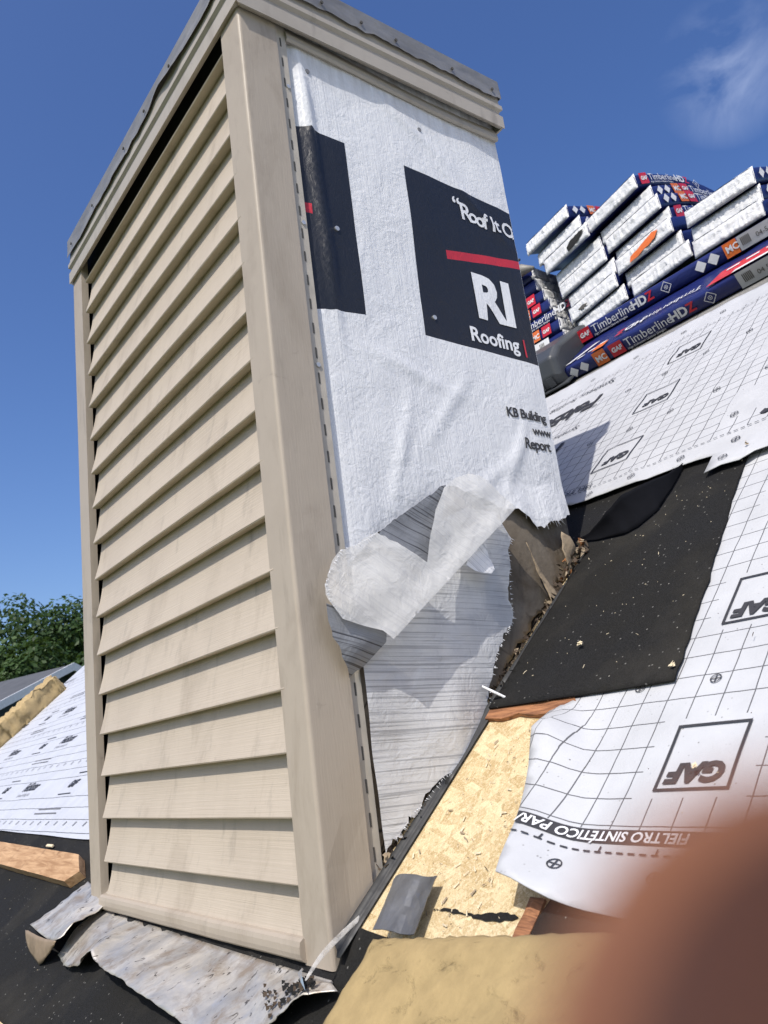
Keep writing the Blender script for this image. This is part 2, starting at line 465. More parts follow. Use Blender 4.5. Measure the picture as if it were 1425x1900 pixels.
def leaf_mat():
    k = NT('tree_leaves')
    r = k.n('ObjectInfo')
    g = k.geo()
    a = k.noise(g, 2.2, 3)
    at = k.n('Attribute', attribute_name='tint', attribute_type='GEOMETRY')
    c = k.mixc(at.outputs['Fac'], (0.010, 0.029, 0.008), (0.060, 0.110, 0.030))
    k.base(c)
    k.fin(0.55, 0, 0.3)
    tr = k.n('BsdfTranslucent', {'Color': (0.10, 0.17, 0.03, 1)})
    mx = k.n('MixShader', {'Fac': 0.25, 1: k.b.outputs[0], 2: tr.outputs[0]})
    k.s(k.out.inputs['Surface'], mx.outputs[0])
    return k.m
M['leaf'] = leaf_mat()
M['bark'] = plain('bark', (0.10, 0.075, 0.05), 0.9, 0, 0.4, 8, 0.6, 30)
M['grass'] = plain('lawn', (0.06, 0.10, 0.03), 0.9, 0, 0.4, 0.6)
M['housewall'] = plain('slate_blue_siding', (0.055, 0.066, 0.082), 0.6)
M['housetrim'] = plain('white_trim', (0.62, 0.63, 0.65), 0.5)
M['houseroof'] = plain('grey_roof_shingles', (0.085, 0.09, 0.10), 0.9, 0, 0.35, 5, 0.5, 12)
M['skin'] = None
def skin_mat():
    k = NT('skin')
    g = k.geo()
    a = k.noise(g, 300, 4)
    k.base(k.mixc(a, (0.235, 0.086, 0.036), (0.30, 0.118, 0.054)))
    k.fin(0.5, 0, 0.35)
    return k.m
M['skin'] = skin_mat()
M['strap'] = None
def strap_mat():
    k = NT('clear_strap')
    k.base((0.72, 0.70, 0.66)); k.fin(0.25, 0, 0.6)
    tr = k.n('BsdfTransparent')
    nz = k.noise(k.geo(), 90, 4)
    mx = k.n('MixShader', {'Fac': k.ramp(nz, 0.35, 0.65, 0.35, 0.8), 1: k.b.outputs[0], 2: tr.outputs[0]})
    k.s(k.out.inputs['Surface'], mx.outputs[0])
    return k.m
M['strap'] = strap_mat()

# ---------------------------------------------------------------- object helpers
def tag(o, label=None, cat=None, group=None, kind=None):
    if label: o['label'] = label
    if cat: o['category'] = cat
    if group: o['group'] = group
    if kind: o['kind'] = kind
    return o
def empty(name, loc, label=None, cat=None, group=None):
    o = bpy.data.objects.new(name, None)
    o.empty_display_size = 0.05
    o.location = loc
    COL.objects.link(o)
    return tag(o, label, cat, group)
def link(name, me, mats, parent=None, smooth=False, solid=0.0, bevel=0.0):
    for mt in (mats if isinstance(mats, (list, tuple)) else [mats]):
        me.materials.append(M[mt] if isinstance(mt, str) else mt)
    if smooth:
        me.polygons.foreach_set('use_smooth', [True] * len(me.polygons))
    o = bpy.data.objects.new(name, me)
    COL.objects.link(o)
    if parent:
        o.parent = parent
        o.matrix_parent_inverse = Matrix.Identity(4)
        off = Vector(parent.location)
        q = parent.parent
        while q is not None:
            off += Vector(q.location); q = q.parent
        me.transform(Matrix.Translation(-off))
    if solid:
        md = o.modifiers.new('thickness', 'SOLIDIFY'); md.thickness = solid; md.offset = -1
    if bevel:
        md = o.modifiers.new('bevel', 'BEVEL'); md.width = bevel; md.segments = 2; md.limit_method = 'ANGLE'
    return o

class MB:
    def __init__(self): self.v, self.f, self.mi, self.uv = [], [], [], []; self.pc = []; self.hold = None
    def piece(self, name):
        if self.hold is None: self.pc.append((name, len(self.f)))
    def add(self, vs, fs, mi=0, uvs=None):
        o = len(self.v)
        self.v += [tuple(x) for x in vs]
        self.uv += uvs if uvs else [(0, 0)] * len(vs)
        for q in fs:
            self.f.append(tuple(o + i for i in q)); self.mi.append(mi)
        return self
    def box(self, lo, hi, mi=0, mp=None):
        vs = [Vector((x, y, z)) for x in (lo[0], hi[0]) for y in (lo[1], hi[1]) for z in (lo[2], hi[2])]
        if mp: vs = [mp(*q) for q in vs]
        return self.add(vs, [(0, 1, 3, 2), (4, 6, 7, 5), (0, 4, 5, 1), (2, 3, 7, 6), (0, 2, 6, 4), (1, 5, 7, 3)], mi)
    def extr(self, prof, fn, ts, mi=0, closed=True, caps=True):
        n = len(prof); o = []
        for t in ts: o += [fn(p, t) for p in prof]
        fs = []
        for k in range(len(ts) - 1):
            for i in range(n if closed else n - 1):
                j = (i + 1) % n
                fs.append((k * n + i, k * n + j, (k + 1) * n + j, (k + 1) * n + i))
        if closed and caps:
            fs.append(tuple(range(n))[::-1]); fs.append(tuple((len(ts) - 1) * n + i for i in range(n)))
        return self.add(o, fs, mi)
    def tube(self, pts, rad, n=8, mi=0):
        vs, fs = [], []
        pts = [Vector(p) for p in pts]
        for i, p in enumerate(pts):
            t = (pts[min(i + 1, len(pts) - 1)] - pts[max(i - 1, 0)]).normalized()
            a = t.orthogonal().normalized() if abs(t.z) > 0.9 else t.cross(Vector((0, 0, 1))).normalized()
            b = t.cross(a)
            r = rad[i] if isinstance(rad, (list, tuple)) else rad
            vs += [p + a * math.cos(2 * math.pi * k / n) * r + b * math.sin(2 * math.pi * k / n) * r for k in range(n)]
        for i in range(len(pts) - 1):
            for k in range(n):
                fs.append((i * n + k, i * n + (k + 1) % n, (i + 1) * n + (k + 1) % n, (i + 1) * n + k))
        fs.append(tuple(range(n))[::-1]); fs.append(tuple((len(pts) - 1) * n + k for k in range(n)))
        return self.add(vs, fs, mi)
    def mesh(self, name='mesh'):
        me = bpy.data.meshes.new(name)
        me.from_pydata(self.v, [], self.f)
        me.polygons.foreach_set('material_index', self.mi)
        ul = me.uv_layers.new(name='UVMap')
        li = [0] * len(me.loops); me.loops.foreach_get('vertex_index', li)
        ul.data.foreach_set('uv', [c for i in li for c in self.uv[i]])
        me.update()
        return me
    def build(self, name, mats, parent=None, **k):
        me = self.mesh(name)
        bm = bmesh.new(); bm.from_mesh(me)
        bmesh.ops.recalc_face_normals(bm, faces=bm.faces); bm.to_mesh(me); bm.free()
        return link(name, me, mats, parent, **k)

def nz3(x, y, z): return noise.noise(Vector((x, y, z)))

def inside(p, poly):
    c = False; n = len(poly); x, y = p
    for i in range(n):
        x1, y1 = poly[i]; x2, y2 = poly[i - 1]
        if (y1 > y) != (y2 > y) and x < (x2 - x1) * (y - y1) / (y2 - y1) + x1: c = not c
    return c
def densify(poly, d, jit=0.0, seed=0.0, ragged=None):
    out = []
    n = len(poly)
    for i in range(n):
        a = Vector(poly[i]); b = Vector(poly[(i + 1) % n])
        jj = jit if (ragged is None or i in ragged) else 0.0
        k = max(1, int((b - a).length / d))
        nrm = Vector((-(b - a).y, (b - a).x)).normalized() if (b - a).length > 0 else Vector((0, 0))
        for q in range(k):
            p = a.lerp(b, q / k)
            if jj and q > 0:
                p = p + nrm * (nz3(p.x * 25 + seed, p.y * 25, seed) * jj + (random.random() - .5) * jj * 0.8)
            out.append((p.x, p.y))
    return out
def sheet(poly, d, fn, zones=None, jit=0.0, seed=0.0, ragged=None, interior=True):
    """triangulated sheet over a 2-D outline; zones: list of (polygon, material index)"""
    pts = densify(poly, d, jit, seed, ragged)
    vs = [Vector(p) for p in pts]
    ed = [(i, (i + 1) % len(pts)) for i in range(len(pts))]
    for zp, _ in (zones or []):
        q = densify(zp, d)
        o = len(vs); vs += [Vector(p) for p in q]
        ed += [(o + i, o + (i + 1) % len(q)) for i in range(len(q))]
    if interior:
        xs = [p[0] for p in pts]; ys = [p[1] for p in pts]
        nx = int((max(xs) - min(xs)) / d) + 1; ny = int((max(ys) - min(ys)) / d) + 1
        for i in range(nx + 1):
            for j in range(ny + 1):
                p = (min(xs) + (i + 0.5 * (j % 2)) * d, min(ys) + j * d)
                if inside(p, pts): vs.append(Vector(p))
    r = delaunay_2d_cdt(vs, ed, [], 1, 1e-6)
    V2, F = r[0], r[2]
    mb = MB()
    mb.v = [tuple(fn(p.x, p.y)) for p in V2]
    mb.uv = [(p.x, p.y) for p in V2]
    for f in F:
        c = sum((V2[i] for i in f), Vector((0, 0))) / len(f)
        if not inside((c.x, c.y), pts): continue
        mi = 0
        for zp, k in (zones or []):
            if inside((c.x, c.y), zp): mi = k
        mb.f.append(tuple(f)); mb.mi.append(mi)
    return mb
def orient(me, n):
    n = Vector(n)
    s = sum((p.normal.dot(n) * p.area) for p in me.polygons)
    if s < 0: me.flip_normals()
    return me

_tc = {}
def text2d(body, size, bold=0.0, shear=0.0, align='LEFT', maxlen=None, spacing=1.0):
    key = (body, size, bold, shear, align, maxlen, spacing)
    if key in _tc: return _tc[key]
    c = bpy.data.curves.new('txt', 'FONT')
    c.body = body; c.size = size; c.offset = bold; c.shear = shear; c.align_x = align; c.space_character = spacing
    c.resolution_u = 3
    o = bpy.data.objects.new('txt', c)
    COL.objects.link(o)
    dg = bpy.context.evaluated_depsgraph_get(); dg.update()
    me = bpy.data.meshes.new_from_object(o.evaluated_get(dg))
    COL.objects.unlink(o); bpy.data.objects.remove(o); bpy.data.curves.remove(c)
    bm = bmesh.new(); bm.from_mesh(me)
    bmesh.ops.triangulate(bm, faces=bm.faces)
    ml = maxlen or size * 0.4
    for _ in range(4):
        e = [x for x in bm.edges if x.calc_length() > ml]
        if not e: break
        bmesh.ops.subdivide_edges(bm, edges=e, cuts=1)
        bmesh.ops.triangulate(bm, faces=bm.faces)
    vs = [(v.co.x, v.co.y) for v in bm.verts]
    fs = [tuple(v.index for v in f.verts) for f in bm.faces]
    bm.verts.index_update()
    fs = [tuple(v.index for v in f.verts) for f in bm.faces]
    bm.free(); bpy.data.meshes.remove(me)
    _tc[key] = (vs, fs)
    return vs, fs
def put_text(mb, body, size, fn, mi=0, clip=None, **k):
    vs, fs = text2d(body, size, **k)
    if clip: fs = [f for f in fs if all(clip(*vs[i]) for i in f)]
    mb.piece('printed_lettering')
    mb.add([fn(*p) for p in vs], fs, mi)
def put_poly(mb, poly, fn, mi=0, d=0.03):
    r = sheet(poly, d, lambda x, y: fn(x, y), interior=True)
    mb.piece('printed_patch')
    mb.add(r.v, r.f, mi)
def ring(cx, cy, r, wd, n=18):
    vs, fs = [], []
    for i in range(n):
        t = 2 * math.pi * i / n
        vs += [(cx + math.cos(t) * r, cy + math.sin(t) * r), (cx + math.cos(t) * (r - wd), cy + math.sin(t) * (r - wd))]
    for i in range(n):
        j = (i + 1) % n
        fs.append((2 * i, 2 * j, 2 * j + 1, 2 * i + 1))
    return vs, fs
def put_circle(mb, fn, r=0.009, wd=0.0018, mi=0):
    vs, fs = ring(0, 0, r, wd)
    mb.piece('printed_circle')
    mb.add([fn(*p) for p in vs], fs, mi)
    for a, b in (((-r * .9, -wd / 2), (r * .9, wd / 2)), ((-wd / 2, -r * .9), (wd / 2, r * .9))):
        mb.add([fn(a[0], a[1]), fn(b[0], a[1]), fn(b[0], b[1]), fn(a[0], b[1])], [(0, 1, 2, 3)], mi)
def put_frame(mb, x0, y0, x1, y1, wd, fn, mi=0):
    mb.piece('printed_frame')
    for (a, b, c, d) in ((x0, y0, x1, y0 + wd), (x0, y1 - wd, x1, y1), (x0, y0 + wd, x0 + wd, y1 - wd), (x1 - wd, y0 + wd, x1, y1 - wd)):
        n = 4
        vs, fs = [], []
        lx = (c - a) > (d - b)
        for i in range(n + 1):
            t = i / n
            if lx: vs += [fn(a + (c - a) * t, b), fn(a + (c - a) * t, d)]
            else: vs += [fn(a, b + (d - b) * t), fn(c, b + (d - b) * t)]
        for i in range(n): fs.append((2 * i, 2 * i + 2, 2 * i + 3, 2 * i + 1))
        mb.add(vs, fs, mi)
def ink(mb, name, mats, parent, up=None, small=0.02):
    """flat print: each mark its own object; marks too small to pick apart are joined"""
    bounds = mb.pc + [(None, len(mb.f))]
    rest = MB()
    if mb.pc and mb.pc[0][1] > 0: bounds = [(None, 0)] + bounds
    for (nm, a), (_, b) in zip(bounds, bounds[1:]):
        if b <= a: continue
        ids = sorted({i for f in mb.f[a:b] for i in f})
        P = [Vector(mb.v[i]) for i in ids]
        lo = Vector((min(p.x for p in P), min(p.y for p in P), min(p.z for p in P))); hi = Vector((max(p.x for p in P), max(p.y for p in P), max(p.z for p in P)))
        mp_ = {i: k for k, i in enumerate(ids)}
        fs = [tuple(mp_[i] for i in f) for f in mb.f[a:b]]
        tgt = rest if (nm is None or (hi - lo).length < small) else MB()
        o0 = len(tgt.v)
        tgt.v += [tuple(p) for p in P]; tgt.uv += [(0, 0)] * len(P)
        tgt.f += [tuple(o0 + i for i in f) for f in fs]; tgt.mi += mb.mi[a:b]
        if tgt is not rest:
            me = tgt.mesh(nm)
            if up is not None: orient(me, up)
            link(nm, me, mats, parent)
    if rest.f:
        me = rest.mesh(name)
        if up is not None: orient(me, up)
        tag(link(name, me, mats, parent), kind='stuff')

# ---------------------------------------------------------------- roof plane (a = up the slope, y = along the ridge, h = off the deck)
SL = 0.833
CT = 1 / math.sqrt(1 + SL * SL); ST = SL * CT
RN = Vector((-ST, 0, CT))
def RP(a, y, h=0.0): return Vector((a * CT - h * ST, y, a * ST + h * CT))
def drop(a, y):
    t = min(1.0, max(0.0, (0.05 - a) / 0.06)); u = min(1.0, max(0.0, (1.28 - y) / 0.16))
    return -0.020 * t * t * (3 - 2 * t) * u
A_EAVE, A_RIDGE = -1.6, 3.06
Y0, Y1 = -3.4, 5.9

# ground far below and the main roof
g = MB()
n = 24
for i in range(n): pass
g.add([(-1500, -1500, -5.2), (1500, -1500, -5.2), (1500, 1500, -5.2), (-1500, 1500, -5.2)], [(0, 1, 2, 3)])
tag(g.build('lawn', 'grass'), kind='structure')

mb = MB()
mb.box((A_EAVE, Y0, -0.06), (A_RIDGE, Y1, -0.026), 0, RP)
dk = mb
dk.uv = [(0, 0)] * len(dk.v)
o = sheet([(-0.3, -0.6), (0.6, -0.6), (0.6, 1.6), (-0.3, 1.6)], 0.03, lambda a, y: RP(a, y, 0.002 + drop(a, y)))
for q in (([(A_EAVE, Y0), (A_RIDGE, Y0), (A_RIDGE, -0.6), (A_EAVE, -0.6)]), ([(A_EAVE, 1.6), (A_RIDGE, 1.6), (A_RIDGE, Y1), (A_EAVE, Y1)]), ([(0.6, -0.6), (A_RIDGE, -0.6), (A_RIDGE, 1.6), (0.6, 1.6)]), ([(A_EAVE, -0.6), (-0.3, -0.6), (-0.3, 1.6), (A_EAVE, 1.6)])):
    mb.add([RP(a, y, 0.002 + drop(a, y)) for a, y in q], [(0, 1, 2, 3)], 0, q)
mb.add(o.v, o.f, 0, o.uv)
deck = link('roof_deck', orient(mb.mesh('roof_deck'), RN), 'osb')
tag(deck, kind='structure')
# far slope, gables and walls under the roof
xr, zr = RP(A_RIDGE, 0).x, RP(A_RIDGE, 0).z
mb = MB()
x2 = xr + 3.6; z2 = zr - 3.6 * SL
mb.add([(xr, Y0, zr), (xr, Y1, zr), (x2, Y1, z2), (x2, Y0, z2), (xr, Y0, zr - .04), (xr, Y1, zr - .04), (x2, Y1, z2 - .04), (x2, Y0, z2 - .04)],
       [(0, 3, 2, 1), (4, 5, 6, 7), (0, 1, 5, 4), (1, 2, 6, 5), (2, 3, 7, 6), (3, 0, 4, 7)])
tag(mb.build('far_roof_slope', 'under'), kind='structure')
xe, ze = RP(A_EAVE, 0).x + 0.3, RP(A_EAVE, 0).z
mb = MB()
pr = [(xe, -5.2), (x2 - .3, -5.2), (x2 - .3, z2 + .1), (xr, zr - .12), (xe, ze + .15)]
mb.extr(pr, lambda p, t: (p[0], t, p[1]), [Y0 + .25, Y1 - .25])
tag(mb.build('house_walls', 'housewall'), 'slate coloured walls of the house under the roof being stripped', 'house')

def rh(a, y, base, amp=0.004, f=9.0): return base + amp * (0.5 + 0.5 * nz3(a * f, y * f, base * 50))

# black underlayment on the low part of the roof
o = sheet([(A_EAVE, -0.29), (-0.2, -0.29), (0.035, -0.29), (0.045, -0.16), (0.055, -0.04), (0.06, -0.005), (0.06, 0.3), (0.2, 0.6), (0.30, 1.2), (0.30, Y1), (A_EAVE, Y1)], 0.05,
          lambda a, y: RP(a, y, rh(a, y, 0.004) + drop(a, y)))
u1 = link('black_underlayment', orient(o.mesh('black_underlayment'), RN), 'under', smooth=True)
tag(u1, 'black granular underlayment covering the low roof left of the chimney', 'underlayment')
o = sheet([(A_EAVE, Y0), (0.45, Y0), (0.45, -0.45), (0.2, -0.38), (0.105, -0.357), (-0.05, -0.36), (A_EAVE, -0.36)], 0.09,
          lambda a, y: RP(a, y, rh(a, y, 0.004)))
u2 = link('black_underlayment', orient(o.mesh('black_underlayment'), RN), 'under', smooth=True)
tag(u2, 'black granular underlayment peeking from under the curled felt corner at lower right', 'underlayment')

# ---- far felt, left of the chimney
def hfar(a, y): return rh(a, y, 0.010, 0.006, 5)
edge = [(0.172, 0.9), (0.173, 1.63), (0.182, 2.2), (0.191, 2.9), (0.20, 4.2), (0.205, 5.88)]
o = sheet(edge + [(1.45, 5.88), (2.43, 5.88), (2.43, 1.12), (0.95, 1.16), (0.35, 1.2), (0.25, 0.9)], 0.07, lambda a, y: RP(a, y, hfar(a, y)))
ff = link('felt_sheet', orient(o.mesh('felt_sheet'), RN), 'felt_far', smooth=True)
tag(ff, 'pale lined roofing felt on the roof beyond the left side of the chimney', 'roofing felt')
mb = MB()
def F(a0, y0):  # upright print: reads along -y, top towards the ridge
    return lambda X, Y: RP(a0 + Y, y0 - X, hfar(a0 + Y, y0 - X) + 0.0025)
for r in range(5):
    ab = 0.414 + r * 0.335
    for c in range(5):
        yb = 3.215 + (c - 2) * 0.79 * 1.5 + (0.30 if r % 2 else 0.0)
        if yb > 5.85 or yb < 1.5: continue
        put_text(mb, 'FeltBuster', 0.072, F(ab, yb), 0, bold=0.0015, shear=0.12, spacing=0.86)
        put_text(mb, 'Synthetic Roofing Felt', 0.026, F(ab - 0.034, yb), 1)
        yg = yb - 0.76
        if yg > 1.25:
            put_text(mb, 'GAF', 0.05, F(ab, yg), 0, bold=0.003, shear=0.2)
            for s_ in (-0.04, 0.075):
                put_poly(mb, [(-0.03, s_), (0.15, s_), (0.15, s_ + .005), (-0.03, s_ + .005)], F(ab, yg), 0, 0.1)
for r in range(5):
    for c in range(40):
        a, y = 0.222 + r * 0.335, 1.3 + c * 0.115
        if y > 5.8: continue
        ff_ = F(a, y)
        mb.piece('tick')
        mb.add([ff_(0, 0), ff_(0.009, 0.0), ff_(0.013, 0.018), ff_(0.004, 0.018)], [(0, 1, 2, 3)], 1)
    for q in range(4):
        for s_ in (0.0, 0.022):
            put_poly(mb, [(0, 0), (0.32, 0), (0.32, 0.006), (0, 0.006)], F(0.275 + s_ + r * 0.335, 2.55 + q * 1.1), 1, 0.2)
ink(mb, 'printed_dashes', ['pink', 'pinklight'], ff, RN, 0.03)

# ---- lower right felt with its curled corner
LEFT = [(0.482, -0.175), (0.455, -0.186), (0.40, -0.213), (0.322, -0.248), (0.255, -0.274), (0.17, -0.305), (0.122, -0.328)]
def left_edge(a):
    if a >= LEFT[0][0]: return LEFT[0][1]
    for p, q in zip(LEFT, LEFT[1:]):
        if a >= q[0]: return q[1] + (p[1] - q[1]) * (a - q[0]) / (p[0] - q[0])
    return LEFT[-1][1]
def curl(a, y):
    # lift of the loose left edge and of the loose bottom edge
    d = max(0.0, left_edge(a) - y)
    k = max(0.0, min(1.0, (0.48 - a) / 0.08))
    h = 0.036 * math.exp(-(d / 0.055) ** 2) * k
    bulge = 0.022 * math.exp(-(((a - 0.40) / 0.06) ** 2)) * math.exp(-((d - 0.035) / 0.03) ** 2)
    dn = max(0.0, a - 0.115)
    h += 0.020 * math.exp(-(dn / 0.08) ** 2) * math.exp(-d / 0.25)
    return h + bulge
def hlow(a, y): return rh(a, y, 0.007, 0.005, 7) + curl(a, y)
LOW = LEFT[:6] + [(0.126, -0.322), (0.119, -0.37), (0.114, -0.44), (0.108, -0.6), (0.10, -1.0), (0.09, -3.3),
       (1.30, -3.3), (1.30, -0.33), (0.9, -0.35), (0.56, -0.375), (0.515, -0.30), (0.512, -0.24)]
o = sheet(LOW, 0.022, lambda a, y: RP(a, y, hlow(a, y))) if False else sheet(LOW[:11] + [(0.10, -1.25), (1.30, -1.25)] + LOW[13:], 0.022, lambda a, y: RP(a, y, hlow(a, y)))
fl = link('felt_sheet', orient(o.mesh('felt_sheet'), RN), ['felt_low'], smooth=True, solid=0.0016)
tag(fl, 'light grey grid printed felt with its loose corner curling over bare strand board', 'roofing felt')
o = sheet([(0.10, -1.2505), (0.09, -3.3), (1.30, -3.3), (1.30, -1.2505)], 0.15, lambda a, y: RP(a, y, hlow(a, y)))
fl2 = link('felt_strip', orient(o.mesh('felt_strip'), RN), ['felt_low'], fl, smooth=True)
mb = MB()
def G(a0, y0, h=hlow, e=0.0022):  # upside-down print: reads along +y, top towards the eave
    return lambda X, Y: RP(a0 - Y, y0 + X, h(a0 - Y, y0 + X) + e)
def gaf_box(mb, a_hi, y_lo, h, da=0.114, dy=0.108, wd=0.0042):
    f = G(a_hi, y_lo, h)
    put_frame(mb, 0, 0, dy, da, wd, f)
    put_text(mb, 'GAF', 0.043, G(a_hi - 0.071 + 0.0, y_lo + 0.012, h), 0, bold=0.0022, shear=0.12, maxlen=0.02)
gaf_box(mb, 0.411, -0.562, hlow)
gaf_box(mb, 0.736, -0.560, hlow)
gaf_box(mb, 1.061, -0.560, hlow)
for (a, y) in ((0.168, -0.372), (0.500, -0.481), (0.503, -0.351), (0.167, -0.51), (0.166, -0.65), (0.5, -0.62), (0.64, -0.62)):
    put_circle(mb, G(a, y))
# selvedge band with reversed-out lettering
bandf = G(0.235, -0.76, hlow, 0.0020)
put_poly(mb, [(0.0, 0), (0.476, 0), (0.468, 0.022), (0.0, 0.022)], bandf, 0, 0.015)
put_text(mb, 'FIELTRO SINT\u00c9TICO PARA TECHADO', 0.0215, G(0.2305, -0.535, hlow, 0.0032), 1, bold=0.0005, maxlen=0.01, clip=lambda X, Y: -0.535 + X < -0.289)
for i in range(34):
    y = -0.305 - i * 0.0165
    f = G(0.200, y, hlow)
    put_poly(mb, [(0, 0), (0.010, 0), (0.010, 0.0026), (0, 0.0026)], f, 0, 0.02)
    if i % 5 == 2: put_poly(mb, [(0.003, -0.008), (0.0052, -0.008), (0.0052, 0.0), (0.003, 0.0)], f, 0, 0.02)
ink(mb, 'printed_dashes', ['pink', 'pwhite'], fl, RN)

# ---- black patch on the right of the chimney and its raised tongue
def hpat(a, y): return rh(a, y, 0.015, 0.005, 8) - (0.002 if a > 0.55 else 0)
PAT = [(0.503, -0.414), (0.626, -0.401), (0.776, -0.386), (0.962, -0.364), (1.134, -0.346), (1.32, -0.33), (1.33, 0.0), (1.33, 0.75), (1.02, 0.75), (0.975, 0.05), (0.93, -0.005), (0.7, -0.012), (0.503, -0.016), (0.501, -0.15), (0.502, -0.27)]
o = sheet(PAT, 0.022, lambda a, y: RP(a, y, hpat(a, y)), jit=0.004, ragged={0, 1, 2, 3})
pt = link('underlayment_patch', orient(o.mesh('underlayment_patch'), RN), 'under', smooth=True, solid=0.004)
tag(pt, 'black granular patch of underlayment beside the torn chimney base', 'underlayment')
# tongue: hinge line on the patch, free edge standing up
hinge = [(1.041, 0.041), (1.022, -0.02), (1.005, -0.110), (1.018, -0.140), (1.061, -0.174), (1.14, -0.18), (1.232, -0.178)]
free = [(1.043, 0.036, 0.006), (1.038, -0.005, 0.014), (1.035, -0.075, 0.046), (1.055, -0.120, 0.064), (1.10, -0.155, 0.052), (1.165, -0.178, 0.026), (1.234, -0.18, 0.008)]
def samp(L, t):
    s = t * (len(L) - 1); i = min(int(s), len(L) - 2); u = s - i
    return [L[i][k] + (L[i + 1][k] - L[i][k]) * u for k in range(len(L[0]))]
mb = MB()
nu, nv = 40, 8
vs = []
for i in range(nu + 1):
    a, y = samp(hinge, i / nu); fa, fy, fh = samp(free, i / nu)
    for j in range(nv + 1):
        t = j / nv
        vs.append(RP(a + (fa - a) * t + 0.012 * math.sin(t * math.pi) * (fh / .08), y + (fy - y) * t, hpat(a, y) + 0.004 + fh * t + 0.002 * nz3(i * .4, j * .5, 3)))
mb.add(vs, [(i * (nv + 1) + j, (i + 1) * (nv + 1) + j, (i + 1) * (nv + 1) + j + 1, i * (nv + 1) + j + 1) for i in range(nu) for j in range(nv)])
tg = mb.build('raised_tongue', 'underback', pt, smooth=True, solid=0.003)

# ---- upper felt
def hup(a, y): return rh(a, y, 0.022, 0.010, 6) + 0.004 * nz3(a * 18, y * 18, 2.0) * (1 if a < 1.6 else .6)
UP = [(1.236, 1.2), (1.24, 0.6), (1.262, 0.40), (1.252, 0.24), (1.258, 0.185), (1.245, 0.16), (1.236, 0.105), (1.232, -0.02), (1.228, -0.174), (1.216, -0.259), (1.142, -0.263), (1.150, -0.30), (1.143, -0.343), (1.165, -0.37), (1.16, -0.6), (1.15, -1.2), (1.15, -2.0),
      (2.38, -2.0), (2.405, -0.094), (2.44, 0.5), (2.44, 1.2)]
o = sheet(UP, 0.03, lambda a, y: RP(a, y, hup(a, y)))
fu = link('felt_sheet', orient(o.mesh('felt_sheet'), RN), ['felt_up'], smooth=True, solid=0.0016)
tag(fu, 'light grey grid printed felt below the stacked bundles, shadowed by the chimney', 'roofing felt')
mb = MB()
for r in range(3):
    gaf_box(mb, 1.518 + r * 0.325, 0.042, hup, 0.128, 0.122)
    at = 1.485 + r * 0.335
    f = G(at, 0.43, hup, 0.003)
    put_text(mb, 'FeltBuster', 0.135, G(at - 0.075, 0.43, hup, 0.003), 0, bold=0.002, shear=0.1, maxlen=0.03, spacing=0.86)
    put_text(mb, 'FeltBuster', 0.135, G(at - 0.075 - 0.015, 0.43 - 1.25, hup, 0.003), 0, bold=0.002, shear=0.1, maxlen=0.03, spacing=0.86)
    put_text(mb, 'Synthetic Roofing Felt', 0.045, G(at + 0.035, 0.43, hup, 0.003), 0, maxlen=0.03)
    put_text(mb, 'Synthetic Roofing Felt', 0.045, G(at - 0.105, 0.43 - 1.25, hup, 0.003), 0, maxlen=0.03)
for (a, y) in ((1.262, 0.105), (1.266, -0.025), (1.262, -0.164), (1.258, -0.301), (1.183, -0.295), (1.612, 0.13), (1.605, -0.009), (1.607, -0.149), (1.963, 0.143), (1.972, 0.287), (1.981, 0.431), (1.629, 0.28), (1.394, -0.26), (1.61, -0.29), (1.97, 0.0), (1.97, -0.14), (2.32, 0.2), (2.32, 0.05), (2.32, 0.4), (2.32, 0.6)):
    put_circle(mb, G(a, y, hup, 0.003), 0.0105, 0.002)
for i in range(90):
    y = 0.33 - i * 0.0165
    put_poly(mb, [(0, 0), (0.010, 0), (0.010, 0.0026), (0, 0.0026)], G(1.298, y, hup, 0.003), 0, 0.02)
    put_poly(mb, [(0, 0), (0.008, 0), (0.008, 0.003), (0, 0.003)], G(2.25, y + .6, hup, 0.003), 0, 0.02)
put_text(mb, 'FIELTRO SINT\u00c9TICO PARA', 0.032, G(1.325, 0.12, hup, 0.003), 0, maxlen=0.02)
ink(mb, 'printed_dashes', ['pink'], fu, RN)

# ---- reddish planks at the edges of the bare board
def plank(name, poly, h0, h1, mat, label):
    mb = MB()
    top = sheet(poly, 0.02, lambda a, y: RP(a, y, h1 + 0.003 * nz3(a * 60, y * 60, 1)), jit=0.004)
    pts = densify(poly, 0.02)
    o = link(name, orient(top.mesh(name), RN), mat, smooth=False, solid=h1 - h0)
    return tag(o, label, 'plank')
plank('wood_plank', [(0.482, -0.015), (0.476, -0.06), (0.484, -0.10), (0.474, -0.15), (0.474, -0.19), (0.49, -0.23), (0.53, -0.20), (0.53, -0.015)], 0.003, 0.011, 'redwood', 'splintered reddish wood strip along the edge of the black patch')
plank('wood_plank', [(0.135, -0.331), (0.135, -0.356), (0.02, -0.362), (0.02, -0.338)], 0.003, 0.008, 'redwood', 'short orange brown wood strip under the curled felt corner')

# ---------------------------------------------------------------- chimney
E_ = 0.1016
WA, WB, H = 1.1507, 0.742, 1.775
PA, PB = 0.0785, 0.0885
ch = empty('chimney', (0.35, 0.57, 0.2), 'tall boxed chimney in beige lap siding with one side bared to torn white house wrap', 'chimney')
# core
mb = MB()
mb.extr([(0.034, 0.030), (WB - 0.004, 0.030), (WB - 0.004, WA - 0.02), (0.034, WA - 0.02)], lambda p, t: (p[0], p[1], t), [-0.25, H + 0.06])
mb.box((0.0312, 0.02, 1.735), (0.0338, WA - 0.005, 1.862))  # shade band under the fascia, put in as a black strip
mb.build('chase_frame', 'dark', ch)
